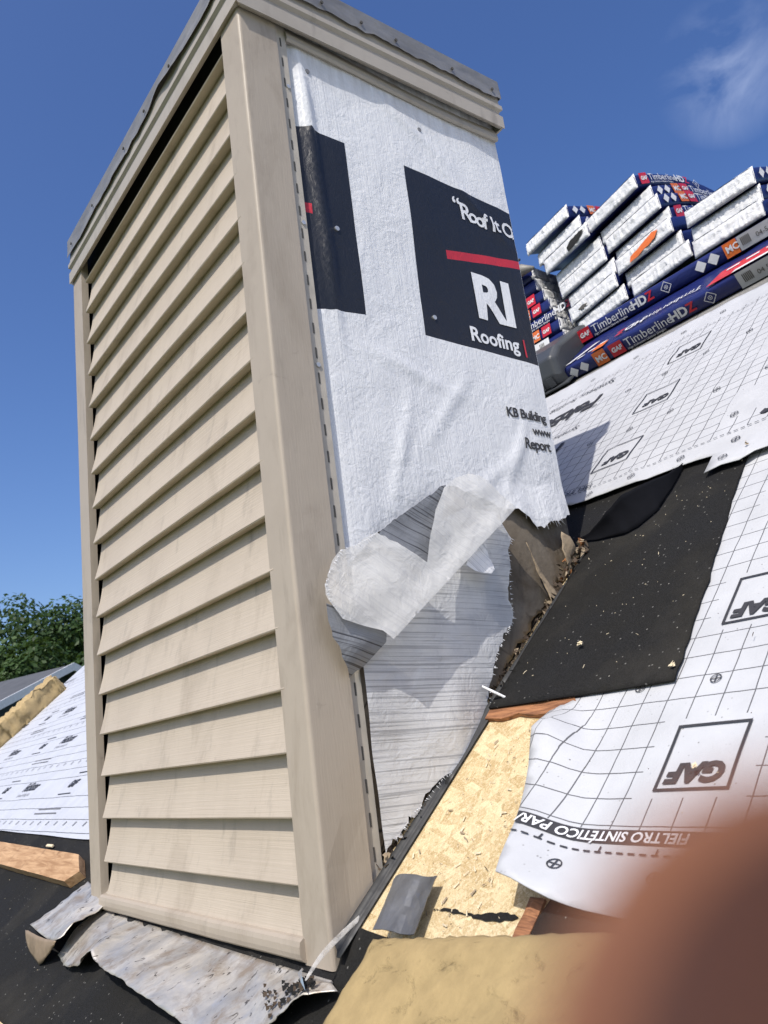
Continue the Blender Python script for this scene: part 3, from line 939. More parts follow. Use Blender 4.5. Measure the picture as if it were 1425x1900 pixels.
# siding courses
ytop = WA - 0.1093 + 0.001
def course(z0, z1, sag=0.0):
    mb = MB()
    pr = []
    n = 9
    for i in range(n + 1):
        t = i / n                     # from the top of the visible face down to the butt
        x = 0.0232 - 0.0232 * (t ** 1.0) + 0.0035 * math.sin(math.pi * t) * (1 if t < 1 else 0)
        pr.append((x, z1 + 0.006 - (z1 + 0.006 - z0) * t))
    pr += [(0.0012, z0 - 0.0022), (0.0040, z0 - 0.0030), (0.0175, z0 - 0.0016), (0.0285, z0 + 0.004), (0.0305, z1 + 0.006)]
    ts = [PA - 0.012 + (ytop - PA + 0.004) * i / 16 for i in range(17)]
    mb.extr(pr, lambda p, t: (p[0] + 0.0009 * nz3(t * 3.1, z0 * 9, 1) - 0.0, t, p[1] + 0.0013 * nz3(t * 2.3, z0 * 7, 4)), ts)
    return mb
for k in range(18):
    z0 = k * E_ + 0.0; z1 = z0 + E_
    if k == 17: z1 = 1.757
    o = course(z0 + (0.014 if k == 0 else 0), z1).build('siding_panel', 'siding', ch)
    if k in (3, 6, 8): pass
# plain courses on the two faces turned away
for k in range(18):
    z0 = k * E_; z1 = z0 + E_
    pr = [(0.016, z1), (0.004, z0), (0.007, z0 - 0.002), (0.022, z0), (0.022, z1)]
    if z0 > -0.02:
        m1 = MB(); m1.extr(pr, lambda p, t: (t, WA + 0.004 - p[0], p[1]), [0.06, WB - 0.02]); m1.build('siding_panel', 'siding', ch)
    if z0 > 0.55:
        m1 = MB(); m1.extr(pr, lambda p, t: (WB + 0.018 - p[0], t, p[1]), [0.06, WA - 0.02]); m1.build('siding_panel', 'siding', ch)
# starter strip at the foot of the siding
mb = MB()
pr = [(0.006, 0.0265), (-0.003, 0.0255), (-0.0085, 0.0215), (-0.0105, 0.014), (-0.0105, 0.004), (-0.0085, -0.004), (-0.003, -0.0085), (0.012, -0.0085), (0.014, 0.0265)]
mb.extr(pr, lambda p, t: (p[0], t, p[1] + 0.001 * nz3(t * 4, 0, 0)), [PA - .004 + (ytop - PA + .012) * i / 12 for i in range(13)])
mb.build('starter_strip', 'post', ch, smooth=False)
# near corner post : L of two faces with a rounded nose and turned-in edges
def post(name, y_in, y_out, xlen, flip, ztop, zbot, xlean=0.0):
    mb = MB()
    s = 1 if not flip else -1
    yo = y_out
    r = 0.007
    def Y(d): return yo + s * d     # d measured from the nose inwards along face A
    w = abs(y_in - y_out)
    out = [(0.020, Y(w)), (0.0, Y(w)), (0.0, Y(w * .5)), (0.0, Y(r))]
    for i in range(1, 5):
        t = i / 5 * math.pi / 2
        out.append((r - r * math.cos(t), Y(r - r * math.sin(t))))
    out += [(r, Y(0)), (xlen * .5, Y(0)), (xlen, Y(0)), (xlen, Y(0.018))]
    inn = [(max(0.0, x) + 0.0025 if False else x, y) for x, y in out]
    t_ = 0.002
    inn = []
    for i, (x, y) in enumerate(out):
        inn.append((x + (t_ if 0 < i < len(out) - 2 else 0) , y + s * (t_ if 3 < i < len(out) - 1 else (-t_ if i < 2 else 0))))
    # last points get pulled inwards
    inn[0] = (0.020, Y(w - t_)); inn[1] = (t_, Y(w - t_)); inn[-1] = (xlen - t_, Y(0.018)); inn[-2] = (xlen - t_, Y(t_))
    pr = out + inn[::-1]
    nz = 26
    zs = [zbot + (ztop - zbot) * i / nz for i in range(nz + 1)]
    def fn(p, z):
        dent = 0.0
        if not flip:
            dent = 0.005 * math.exp(-((z - 0.10) / 0.05) ** 2) * math.exp(-((p[0] - 0.055) / 0.03) ** 2)
        return (p[0] + 0.0012 * nz3(z * 2.5, p[1] * 3, 2), p[1] + s * dent + 0.0014 * nz3(z * 2.2, p[0] * 8, 5), z + (0.055 * p[0] / xlen * 0 if not flip else 0))
    mb.extr(pr, fn, zs)
    return mb
cp = post('corner_post', PA, 0.0, PB, False, H + 0.05, -0.013)
# the foot of the near face is cut to the slope of the roof
for i, v in enumerate(cp.v):
    lim = -0.012 + 0.72 * max(0.0, v[0] - 0.006)
    if v[2] < lim + 0.0: cp.v[i] = (v[0], v[1], lim)
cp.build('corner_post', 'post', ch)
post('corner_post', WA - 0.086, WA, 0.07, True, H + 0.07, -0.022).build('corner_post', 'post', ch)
# nailing flange with its slots beside the near post
fy = 0.007
fl_mb = MB()
fl_mb.box((PB - 0.002, fy, 0.05), (PB + 0.0265, fy + 0.0015, H + 0.04))
flg = fl_mb.build('nail_flange', 'flange', ch)
for i, v in enumerate(flg.data.vertices):
    pass
mb = MB()
z = 0.12
while z < H:
    mb.box((PB + 0.0115, fy - 0.0008, z), (PB + 0.0145, fy + 0.0004, z + 0.022))
    z += 0.052
mb.build('nail_slot', 'slot', flg)
tag(bpy.data.objects['nail_slot'], kind='stuff')
for (zz, xx) in ((1.63, 0.108), (0.99, 0.102), (1.30, 0.106)):
    mb = MB()
    mb.extr([(0.0048 * math.cos(t * math.pi / 5), 0.0048 * math.sin(t * math.pi / 5)) for t in range(10)], lambda p, t: (xx + p[0], fy - t, zz + p[1]), [0.0, 0.0028])
    mb.build('nail', 'nail', ch)

# house wrap
def wy(x, z):
    q = min(1.0, max(0.0, (x - 0.118) / 0.022)); q = q * q * (3 - 2 * q)
    return 0.0175 + (wy_(x, z) - 0.0175) * q
def wy_(x, z):
    y = 0.0160
    y -= 0.006 * (0.5 + 0.5 * nz3(x * 5.5, z * 4.2, 1.3)) * min(1, max(0, (WB - x) / 0.06 + 0.2))
    y -= 0.0022 * nz3(x * 15, z * 9, 4.1)
    # long vertical crease near the flange
    if z > 1.0:
        k = min(1, (z - 1.0) / 0.25) * min(1.0, max(0.0, (1.76 - z) / 0.12))
        xc = 0.158 - (z - 1.3) * 0.03
        y -= 0.013 * k * math.exp(-((x - xc) / 0.011) ** 2)
        y -= 0.006 * k * math.exp(-((x - xc + 0.035) / 0.009) ** 2)
    for (x0, z0, ca, sa, wd_, am) in ((0.60, 0.86, 0.5, 0.87, 0.012, 0.005), (0.52, 0.80, 0.75, 0.66, 0.010, 0.004), (0.42, 0.95, 0.64, 0.77, 0.013, 0.004), (0.34, 1.02, 0.96, -0.26, 0.012, 0.004), (0.45, 1.66, 0.85, -0.53, 0.012, 0.005), (0.63, 1.50, 0.8, -0.6, 0.012, 0.005), (0.28, 0.84, 0.3, 0.95, 0.012, 0.005)):
        dx, dz = x - x0, z - z0
        p_ = dx * ca + dz * sa; q_ = -dx * sa + dz * ca + 0.012 * nz3(p_ * 9, x0 * 9, 0)
        y -= am * math.exp(-(q_ / wd_) ** 2) * math.exp(-(p_ / 0.11) ** 2)
    # slack belly
    y -= 0.007 * math.exp(-((x - 0.36) / 0.18) ** 2) * math.exp(-((z - 1.5) / 0.2) ** 2)
    # loose bottom hem on the right
    if x > 0.55: y -= 0.016 * max(0, min(1, (0.80 - z) / 0.08)) * (0.6 + 0.4 * nz3(x * 25, 0, 0))
    return y
WR = [(0.1125, 1.80), (0.1125, 0.60), (0.155, 0.635), (0.204, 0.674), (0.30, 0.725), (0.389, 0.776), (0.45, 0.765), (0.52, 0.74), (0.573, 0.738), (0.602, 0.72), (0.622, 0.70), (0.634, 0.702), (0.642, 0.697), (0.659, 0.712), (0.68, 0.716), (0.705, 0.722), (0.73, 0.733), (WB, 0.735), (WB, 1.80)]
boxL = [(0.1127, 1.545), (0.238, 1.542), (0.236, 1.128), (0.1127, 1.117)]
# kept as the photograph shows them: a box cut by the corner on the left, one cut by the far edge on the right
boxR = [(0.400, 1.545), (0.53, 1.541), (WB + .01, 1.530), (WB + .01, 1.108), (0.52, 1.112), (0.391, 1.116)]
redL = [(0.1127, 1.360), (0.136, 1.359), (0.136, 1.335), (0.1127, 1.338)]
boxRc = [(min(x, WB - 0.0005), z) for x, z in boxR]
redR = [(0.492, 1.352), (0.60, 1.372), (WB - 0.0005, 1.392), (WB - 0.0005, 1.370), (0.60, 1.349), (0.493, 1.330)]
o = sheet(WR, 0.0115, lambda x, z: (x, wy(x, z), z), zones=[(boxL, 1), (boxRc, 1), (redL, 2), (redR, 2)], jit=0.006, seed=2.0, ragged=set(range(1, 17)))
wr = link('house_wrap', orient(o.mesh('house_wrap'), (0, -1, 0)), ['wrap', 'pblack', 'pred'], ch, smooth=True)
mb = MB()
def WF(x0, z0, rot=0.0, e=0.0014):
    c, s = math.cos(rot), math.sin(rot)
    def f(X, Y):
        x = x0 + X * c - Y * s; z = z0 + X * s + Y * c
        return Vector((x, wy(min(x, WB), z) - e, z))
    return f
xlim = WB - 0.002
def wtext(body, size, x0, z0, mi, **k):
    put_text(mb, body, size, WF(x0, z0), mi, clip=lambda X, Y: x0 + X < xlim, maxlen=0.009, **k)
# slogan in a jaunty hand
xx = 0.540
for chh, dz, sz in (('\u201c', 0.014, 0.062), ('R', 0.003, 0.064), ('o', 0.004, 0.052), ('o', 0.0, 0.052), ('f', -0.001, 0.057), (' ', 0, .05), ('I', 0.0, 0.058), ('t', 0.003, 0.054), (' ', 0, .05), ('O', 0.002, 0.054), ('n', 0, 0.054)):
    if chh != ' ':
        zz = 1.455 + dz - 0.01 * (xx - 0.54)
        vs_, fs_ = text2d(chh, sz, 0.0012, -0.06, 'LEFT', 0.009)
        fs2 = [f for f in fs_ if all(xx + vs_[i][0] < xlim for i in f)]
        f_ = WF(xx, zz)
        mb.piece('printed_letter')
        mb.add([f_(*p) for p in vs_], fs2, 0)
    xx += {'\u201c': 0.020, 'R': 0.0275, 'o': 0.0228, 'f': 0.0165, ' ': 0.010, 'I': 0.0135, 't': 0.0165, 'O': 0.033}.get(chh, 0.02)
wtext('RI', 0.157, 0.557, 1.201, 0, bold=0.0065, spacing=0.98)
put_poly(mb, [(0.688, 1.199), (0.7055, 1.199), (0.7055, 1.3405), (0.688, 1.3405)], lambda x, z: Vector((x, wy(x, z) - .0014, z)), 0, 0.01) if False else None
wtext('Roofing', 0.0505, 0.524, 1.131, 0, bold=0.0012)
put_poly(mb, [(0.698, 1.121), (0.7035, 1.121), (0.7035, 1.167), (0.698, 1.167)], lambda x, z: Vector((x, wy(x, z) - .0016, z)), 1, 0.01)
wtext('KB Building', 0.0315, 0.597, 0.9585, 2, bold=0.0008, spacing=0.9)
wtext('www', 0.031, 0.672, 0.922, 2, bold=0.0006, spacing=0.88)
wtext('Report', 0.035, 0.636, 0.886, 2, bold=0.0008, spacing=0.86)
ink(mb, 'printed_specks', ['pwhite', 'pred', 'pink'], wr, (0, -1, 0))
# wrap nails
for x, z in ((0.165, 1.700), (0.47, 1.672), (0.19, 1.315), (0.425, 1.165)):
    mb = MB()
    yy = wy(x, z)
    mb.extr([(0.0055 * math.cos(t * math.pi / 5), 0.0055 * math.sin(t * math.pi / 5)) for t in range(10)], lambda p, t: (x + p[0], yy - t, z + p[1]), [-0.001, 0.0025])
    mb.build('wrap_nail', 'cap' if z > 1.5 else 'nail', ch)

# fibreboard sheathing behind the wrap, its foot rotted ragged
SH = [(0.10, 0.09), (0.10, 1.78), (WB - .002, 1.78), (WB - .002, 0.685), (0.735, 0.632), (0.655, 0.562), (0.55, 0.472), (0.47, 0.405), (0.40, 0.345), (0.33, 0.29), (0.25, 0.222), (0.18, 0.165)]
o = sheet(SH, 0.015, lambda x, z: (x, 0.0215 - 0.004 * nz3(x * 9, z * 9, 7) * (1 if z < .75 else .2), z), jit=0.016, seed=5, ragged={3, 4, 5, 6, 7, 8, 9, 10, 11})
sh = link('sheathing_board', orient(o.mesh('sheathing_board'), (0, -1, 0)), 'sheath', ch, smooth=True, solid=0.006)
# peeled sliver and curled scraps of the sheathing
def scrap(name, pts, mat, parent, yoff):
    mb = MB()
    o = sheet(pts, 0.01, lambda x, z: (x, 0.015 - yoff(x, z), z), jit=0.003)
    return link(name, orient(o.mesh(name), (0, -1, 0)), mat, parent, smooth=True, solid=0.0015)
scrap('peeled_sliver', [(0.583, 0.665), (0.600, 0.630), (0.622, 0.585), (0.640, 0.553), (0.637, 0.528), (0.622, 0.515), (0.613, 0.533), (0.609, 0.565), (0.598, 0.615)], 'torn', sh, lambda x, z: 0.006 + 0.02 * max(0, (0.6 - z) / .1))
scrap('peeled_sliver', [(0.555, 0.478), (0.600, 0.476), (0.603, 0.446), (0.585, 0.418), (0.563, 0.412), (0.55, 0.43)], 'torn', sh, lambda x, z: 0.008 + 0.012 * (0.5 + 0.5 * nz3(x * 40, z * 40, 3)))
scrap('peeled_sliver', [(0.690, 0.690), (0.712, 0.680), (0.732, 0.640), (0.712, 0.605), (0.690, 0.600), (0.682, 0.64)], 'torn', sh, lambda x, z: 0.008 + 0.016 * (0.5 + 0.5 * nz3(x * 40, z * 40, 5)))
mb = MB()
rd = random.Random(3)
for i in range(330):
    t = rd.random()
    x = 0.10 + 0.66 * (t if rd.random() < .6 else 0.75 + 0.25 * rd.random())
    z = SL * x + 0.012 + abs(rd.gauss(0, 0.009)) + (0.03 * rd.random() if x > .66 else 0)
    y = 0.012 - abs(rd.gauss(0, 0.009)) - (0.012 if x > .66 else 0) * rd.random()
    s = rd.uniform(0.003, 0.010) * (1.2 if x > .6 else 1)
    d1 = Vector((rd.gauss(0, 1), rd.gauss(0, .6), rd.gauss(0, 1))).normalized() * s
    d2 = Vector((rd.gauss(0, 1), rd.gauss(0, .6), rd.gauss(0, 1))).normalized() * s * 0.55
    c = Vector((x, y, z))
    up = d1.cross(d2).normalized() * 0.002
    mb.add([c - d1 - d2, c + d1 - d2 * .3 + up, c + d1 * .6 + d2, c - d1 * .4 + d2 - up], [(0, 1, 2, 3)], rd.choice((0, 1, 1, 1, 1)) if x < .66 else rd.choice((0, 0, 1, 1, 1, 1, 2)))
rs = link('rotted_scraps', mb.mesh('rotted_scraps'), ['torn', 'tornd', 'rust'], sh)
tag(rs, kind='stuff')

# hanging torn wrap: ribbed back layer, folded band, two grey backs, a small tab
def torn(name, poly, fn, mat, rot=0.0, rag=None, parent=None, jit=0.004, sd=0.0):
    o = sheet(poly, 0.008, lambda x, z: (x, fn(x, z), z), jit=jit, seed=sd, ragged=rag)
    c, s = math.cos(rot), math.sin(rot)
    o.uv = [(u * c - v * s, u * s + v * c) for u, v in o.uv]
    return link(name, orient(o.mesh(name), (0, -1, 0)), mat, parent or wr, smooth=True)
P0 = [(0.118, 0.60), (0.113, 0.53), (0.115, 0.406), (0.117, 0.283), (0.118, 0.182), (0.119, 0.129), (0.135, 0.15), (0.148, 0.150), (0.17, 0.178), (0.20, 0.192), (0.25, 0.229), (0.285, 0.238), (0.319, 0.243), (0.330, 0.27), (0.385, 0.322), (0.40, 0.38), (0.430, 0.435), (0.470, 0.475), (0.494, 0.500), (0.497, 0.53), (0.500, 0.58), (0.512, 0.645), (0.528, 0.667), (0.490, 0.72), (0.42, 0.73), (0.3, 0.68)]
def y0f(x, z): return 0.004 - 0.012 * (0.5 + 0.5 * nz3(x * 7, z * 6, 9.0)) - 0.006 * nz3(x * 20, z * 16, 2) * (0.4 + 1.4 * max(0, x - .3)) - 0.012 * math.exp(-((x - 0.30) / .07) ** 2) * max(0, min(1, (0.5 - z) / .2))
torn('torn_layer', P0, y0f, 'flap', 0.05, set(range(5, 22)), jit=0.007, sd=1)
P1 = [(0.038, 0.562), (0.051, 0.586), (0.080, 0.623), (0.116, 0.634), (0.160, 0.657), (0.205, 0.632), (0.257, 0.601), (0.275, 0.655), (0.300, 0.705), (0.332, 0.752), (0.365, 0.775), (0.402, 0.787), (0.425, 0.783), (0.444, 0.775), (0.475, 0.748), (0.507, 0.719), (0.40, 0.642), (0.28, 0.556), (0.162, 0.470), (0.152, 0.464), (0.135, 0.48), (0.10, 0.489), (0.060, 0.502), (0.040, 0.535)]
def fold_d(x, z):
    # distance above the folded lower edge (0.507,0.719)-(0.162,0.470)
    ax, az, bx, bz = 0.507, 0.719, 0.162, 0.470
    L = math.hypot(bx - ax, bz - az)
    return abs((bx - ax) * (az - z) - (ax - x) * (bz - az)) / L
def y1f(x, z):
    d = fold_d(x, z)
    return -0.036 - 0.012 * math.exp(-(d / 0.03) ** 2) - 0.005 * math.exp(-((d - .07) / .05) ** 2) - 0.004 * abs(nz3(x * 10, z * 10, 6)) - 0.0022 * abs(nz3(x * 30, z * 30, 2)) + 0.012 * max(0, min(1, (d - 0.10) / 0.1))
torn('folded_band', P1, y1f, 'fold', 0.62, {0, 1, 2, 3, 4, 23}, jit=0.005, sd=3)
P2 = [(0.168, 0.650), (0.215, 0.688), (0.266, 0.716), (0.310, 0.742), (0.358, 0.767), (0.345, 0.72), (0.325, 0.68), (0.300, 0.62), (0.280, 0.585), (0.226, 0.610)]
torn('grey_underside', P2, lambda x, z: -0.013 - 0.004 * nz3(x * 20, z * 20, 1), 'greyback', 0.42, {0, 1, 2, 3}, sd=4)
P3 = [(0.038, 0.530), (0.069, 0.520), (0.110, 0.508), (0.155, 0.485), (0.150, 0.462), (0.125, 0.440), (0.100, 0.421), (0.079, 0.408), (0.072, 0.425), (0.061, 0.442), (0.045, 0.475), (0.040, 0.50)]
torn('grey_underside', P3, lambda x, z: -0.030 - 0.006 * nz3(x * 18, z * 18, 2) + 0.02 * max(0, .46 - z) / .06, 'greyback', 0.3, {5, 6, 7, 8, 9, 10}, sd=5)
P4 = [(0.360, 0.600), (0.392, 0.640), (0.415, 0.672), (0.432, 0.645), (0.430, 0.592), (0.417, 0.583), (0.395, 0.585), (0.378, 0.588)]
torn('torn_tab', P4, lambda x, z: -0.024 - 0.012 * max(0, (0.63 - z) / .04) - 0.003 * nz3(x * 30, z * 30, 2), 'flap', 0.9, {1, 2, 3, 4, 5}, sd=6)
# white tail of torn fibres at the hem
mb = MB()
rd = random.Random(5)
for i in range(26):
    k = rd.random(); L_ = WR[1:16]; s_ = k * (len(L_) - 1); q = int(s_); u = s_ - q
    if q >= len(L_) - 1: continue
    x = L_[q][0] + (L_[q + 1][0] - L_[q][0]) * u; z = L_[q][1] + (L_[q + 1][1] - L_[q][1]) * u
    if x < 0.5: continue
    l = rd.uniform(0.006, 0.02); dx = rd.gauss(0, 0.006)
    y = wy(x, z) - 0.001
    mb.add([(x - .0009, y, z + .004), (x + .0009, y, z + .004), (x + dx, y - rd.uniform(0, .006), z - l)], [(0, 1, 2)])
fr = link('torn_threads', mb.mesh('torn_threads'), 'wrap', wr)
tag(fr, kind='stuff')
mb = MB()
def fray(poly, lo, hi, yf, n, ln):
    for i in range(n):
        s_ = lo + rd.random() * (hi - lo); q = int(s_); u = s_ - q
        a_, b_ = Vector(poly[q % len(poly)]), Vector(poly[(q + 1) % len(poly)])
        p = a_.lerp(b_, u); nn = Vector(((b_ - a_).y, -(b_ - a_).x)).normalized()
        if rd.random() < .5: nn = (nn + Vector((rd.gauss(0, .7), rd.gauss(0, .7)))).normalized()
        e_ = p + nn * rd.uniform(.2, 1) * ln
        tt = (b_ - a_).normalized() * 0.0007
        y = yf(p.x, p.y) - 0.001
        mb.add([(p.x - tt.x, y, p.y - tt.y), (p.x + tt.x, y, p.y + tt.y), (e_.x, y - rd.uniform(0, .004), e_.y)], [(0, 1, 2)])
fray(P0, 6, 22, y0f, 170, 0.008)
fray(P1, 0, 4, y1f, 40, 0.008)
fray(P1, 22, 24, y1f, 30, 0.010)
f2 = link('torn_threads', mb.mesh('torn_threads'), 'wrap', wr)
tag(f2, kind='stuff')

# fascia boxed round the top, frieze below it on the wrapped side
FO = 0.030
FB = 0.016
FA = 0.009
zf0, zf1 = 1.758, 1.855
def fascia(axis):
    # profile: (out, z) from the lower lip up, out is measured off the face
    FO = FB if axis == 'B' else FA
    zf0, zf1 = (1.771, 1.866) if axis == 'B' else (1.776, 1.874)
    P = [(FO, zf0), (FO, zf0 + 0.036), (FO - 0.005, zf0 + 0.041), (FO - 0.005, zf0 + 0.050), (FO + 0.002, zf0 + 0.056), (FO + 0.002, zf0 + 0.068), (FO - 0.003, zf0 + 0.073), (FO - 0.003, zf1 + 0.01), (FO - 0.012, zf1 + 0.01), (FO - 0.012, zf0 + 0.004), (FO - 0.004, zf0)]
    return P
mb = MB()
mb.extr(fascia('B'), lambda p, t: ((-FA + FB - p[0]) if t == 0 else (WB + 0.0105 + p[0] - FB), -p[0], p[1]), [0, 1])
mb.build('fascia_board', 'fascia', ch)
mb = MB()
mb.extr(fascia('A'), lambda p, t: (-p[0] - 0.0005, ((-FB + FA - p[0]) if t == 0 else WA - 0.006 + p[0]), p[1] + 0.008 * t), [0, 1])
mb.build('fascia_board', 'fascia', ch)
mb = MB()
mb.box((WB + 0.004, -0.008, zf0 + .015), (WB + 0.0095, WA + 0.0, zf1))
mb.box((0.0, WA + 0.003, 1.79), (WB + 0.008, WA + 0.012, zf1))
mb.build('fascia_return', 'fascia', ch)
mb = MB()   # strip of trim tucked under the fascia
mb.extr([(0.010, 1.790), (0.002, 1.770), (0.000, 1.756), (0.004, 1.751), (0.014, 1.754)], lambda p, t: (0.115 + (WB - 0.118) * t, p[0] + 0.004 * math.sin(t * 3), p[1] - 0.022 * math.sin(t * 2.6) * max(0, t - .1)), [i / 12 for i in range(13)])
mb.build('frieze_strip', 'fascia', ch)
# metal cap with a wavering lower edge
def capedge(t, k): return (1.866 if k == 0 else 1.874) - 0.006 + 0.010 * t * k + 0.007 * nz3(t * 11, k, 0) - 0.010 * abs(nz3(t * 4, k, 3)) + 0.006 * nz3(t * 31, k, 8)
mb = MB()
zt = 1.916
n = 60
o_ = FA + 0.003
for k, (fn) in enumerate((lambda t, off: (-o_ + (WB + 0.012 + o_) * t, -FB - .003 - off), lambda t, off: (-o_ - off, -FB - .003 + (WA + 0.010 + FB) * t))):
    vs = []
    for i in range(n + 1):
        t = i / n
        lift = 0.004 * (0.5 + 0.5 * nz3(t * 9, k, 5)) + (0.006 * math.exp(-((t - .3) / .06) ** 2) if k else 0)
        zb = capedge(t, k) + (0.018 * math.exp(-((t - .35) / .05) ** 2) if k == 1 else 0)
        x, y = fn(t, 0); xb, yb = fn(t, lift)
        vs += [(x, y, zt + (0.022 * t if k else 0)), (x, y, (zt + zb) / 2), (xb, yb, zb)]
    mb.add(vs, [f for i in range(n) for f in ((3 * i, 3 * i + 3, 3 * i + 4, 3 * i + 1), (3 * i + 1, 3 * i + 4, 3 * i + 5, 3 * i + 2))])
mb.add([(-o_, -FB - .003, zt), (WB + .012, -FB - .003, zt), (WB + .012, WA + .007, zt + .022), (-o_, WA + .007, zt + .022), (.35, .55, zt + 0.02)], [(0, 1, 4), (1, 2, 4), (2, 3, 4), (3, 0, 4)])
mb.add([(WB + .012, -FB - .003, zt), (WB + .012, WA + .007, zt + .022), (WB + .015, WA + .007, zf1 + .02), (WB + .015, -FB - .003, zf1 + .01)], [(0, 1, 2, 3)])
cpm = mb.build('cap_flashing', 'cap', ch, smooth=False, solid=0.0008)
for t in (0.08, 0.28, 0.42, 0.55, 0.78, 0.96):
    for k in (0, 1):
        x, y = ((-o_ + (WB + 0.012 + o_) * t, -FB - 0.006) if k == 0 else (-o_ - 0.003, -FB + (WA + FB) * t))
        mb = MB()
        r = 0.004
        if k == 0: mb.extr([(r * math.cos(q * math.pi / 4), r * math.sin(q * math.pi / 4)) for q in range(8)], lambda p, s: (x + p[0], y - s, 1.876 + p[1]), [0, 0.003])
        else: mb.extr([(r * math.cos(q * math.pi / 4), r * math.sin(q * math.pi / 4)) for q in range(8)], lambda p, s: (x - s, y + p[0], 1.886 + .012 * t + p[1]), [0, 0.003])
        mb.build('cap_nail', 'slot', cpm)

# step flashing up the side, in overlapping lengths
for i, (x0, x1, mt) in enumerate(((0.005, 0.27, 'flash'), (0.255, 0.44, 'flash'), (0.425, 0.60, 'flash'), (0.585, 0.765, 'flash'))):
    mb = MB()
    vs = []
    n = 10
    for q in range(n + 1):
        x = x0 + (x1 - x0) * q / n
        z = SL * x
        wv = 0.0022 * nz3(x * 22, i, 0)
        hgt = 0.022 + 0.004 * nz3(x * 15, i, 2)
        vs += [(x, -0.004 + wv - i * .0005, z + hgt), (x, -0.009 + wv - i * .0005, z + 0.012), Vector((x, -0.012, z)) + RN * (0.0065 + .0006 * i), Vector((x, -0.022, z)) + RN * (0.0068 + .0006 * i)]
    mb.add(vs, [(4 * q + k, 4 * q + 4 + k, 4 * q + 5 + k, 4 * q + 1 + k) for q in range(n) for k in range(3)])
    mb.build('step_flashing', mt, ch, smooth=True, solid=0.001)

# ---------------------------------------------------------------- apron flashing in front of the chimney
def lerp_tab(t, tab):
    for i in range(len(tab) - 1):
        if t <= tab[i + 1][0]:
            u = (t - tab[i][0]) / (tab[i + 1][0] - tab[i][0])
            return [tab[i][k] + (tab[i + 1][k] - tab[i][k]) * u for k in range(1, len(tab[0]))]
    return list(tab[-1][1:])
# columns: y at the wall foot, (a, y, h) of the outer edge, middle lift
low = [(0.00, -0.035, -0.052, 0.020), (0.05, -0.060, -0.015, 0.040), (0.12, -0.098, 0.03, 0.028), (0.2, -0.130, 0.075, 0.022), (0.32, -0.156, 0.215, 0.026), (0.42, -0.150, 0.36, 0.045), (0.50, -0.146, 0.46, 0.052), (0.58, -0.138, 0.56, 0.055), (0.66, -0.135, 0.66, 0.050), (0.72, -0.128, 0.745, 0.045), (0.76, -0.115, 0.775, 0.062), (0.80, -0.128, 0.815, 0.050), (0.84, -0.142, 0.87, 0.028), (0.88, -0.150, 0.93, 0.022), (0.92, -0.150, 0.98, 0.014), (1.0, -0.135, 1.085, 0.012)]
mb = MB()
nu, nv = 120, 16
vs, uvs = [], []
for i in range(nu + 1):
    t = i / nu
    a1, y1, h1 = lerp_tab(t, low)
    y0_ = -0.004 + 1.09 * t
    a0_ = -0.018 + 0.016 * t ** 1.5
    for j in range(nv + 1):
        s = j / nv
        a = a0_ + (a1 - a0_) * s
        y = y0_ + (y1 - y0_) * s
        h = 0.004 + (h1 - 0.004) * (s ** 1.3) + 0.016 * math.sin(math.pi * s) * (0.5 + 0.5 * nz3(t * 6, s, 0)) + 0.0018 * nz3(t * 26, s * 1.5, 1) + 0.001 * nz3(t * 60, s * 5, 4) * s
        h += 0.004 * nz3(t * 14 + s * 2.2, s * .6, 9)
        if j == nv: h += 0.004 * nz3(t * 40, 2, 2); a += 0.004 * nz3(t * 33, 7, 2)
        h += 0.005 * abs(nz3(t * 17, s * 2.2, 12)) + 0.003 * abs(nz3(t * 31 + s * 4, s * 3, 3))
        vs.append(RP(a, y, max(0.008, h) + drop(a, y))); uvs.append((y, -a))
mb.add(vs, [(i * (nv + 1) + j, (i + 1) * (nv + 1) + j, (i + 1) * (nv + 1) + j + 1, i * (nv + 1) + j + 1) for i in range(nu) for j in range(nv)], 0, uvs)
ap = link('apron_flashing', orient(mb.mesh('apron_flashing'), RN), 'apron', smooth=True, solid=0.0012)
tag(ap, 'crumpled stained galvanised apron flashing bent up below the beige siding', 'metal flashing')
# the folded wing at the far end
wing = [[(0.040, 1.03, 0.012), (0.030, 1.10, 0.014), (0.035, 1.18, 0.012), (0.045, 1.26, 0.010)],
        [(-0.020, 1.02, 0.030), (-0.03, 1.10, 0.045), (-0.02, 1.18, 0.036), (0.012, 1.255, 0.020)],
        [(-0.075, 1.00, 0.060), (-0.08, 1.08, 0.058), (-0.065, 1.18, 0.042), (-0.035, 1.285, 0.020)],
        [(-0.122, 1.005, 0.062), (-0.125, 1.09, 0.050), (-0.12, 1.19, 0.048), (-0.108, 1.335, 0.028)]]
mb = MB()
def bil(g, u, v):
    a = u * (len(g) - 1); i = min(int(a), len(g) - 2); fu_ = a - i
    b = v * (len(g[0]) - 1); j = min(int(b), len(g[0]) - 2); fv = b - j
    return [(g[i][j][k] * (1 - fu_) + g[i + 1][j][k] * fu_) * (1 - fv) + (g[i][j + 1][k] * (1 - fu_) + g[i + 1][j + 1][k] * fu_) * fv for k in range(3)]
vs, uvs = [], []
n1, n2 = 18, 24
for i in range(n1 + 1):
    for j in range(n2 + 1):
        a, y, h = bil(wing, i / n1, j / n2)
        h += 0.004 * nz3(i * .35, j * .3, 5)
        h += 0.005 * abs(nz3(i * .3, j * .22, 15))
        vs.append(RP(a, y, h + drop(a, y))); uvs.append((y, -a + .3))
mb.add(vs, [(i * (n2 + 1) + j, (i + 1) * (n2 + 1) + j, (i + 1) * (n2 + 1) + j + 1, i * (n2 + 1) + j + 1) for i in range(n1) for j in range(n2)], 0, uvs)
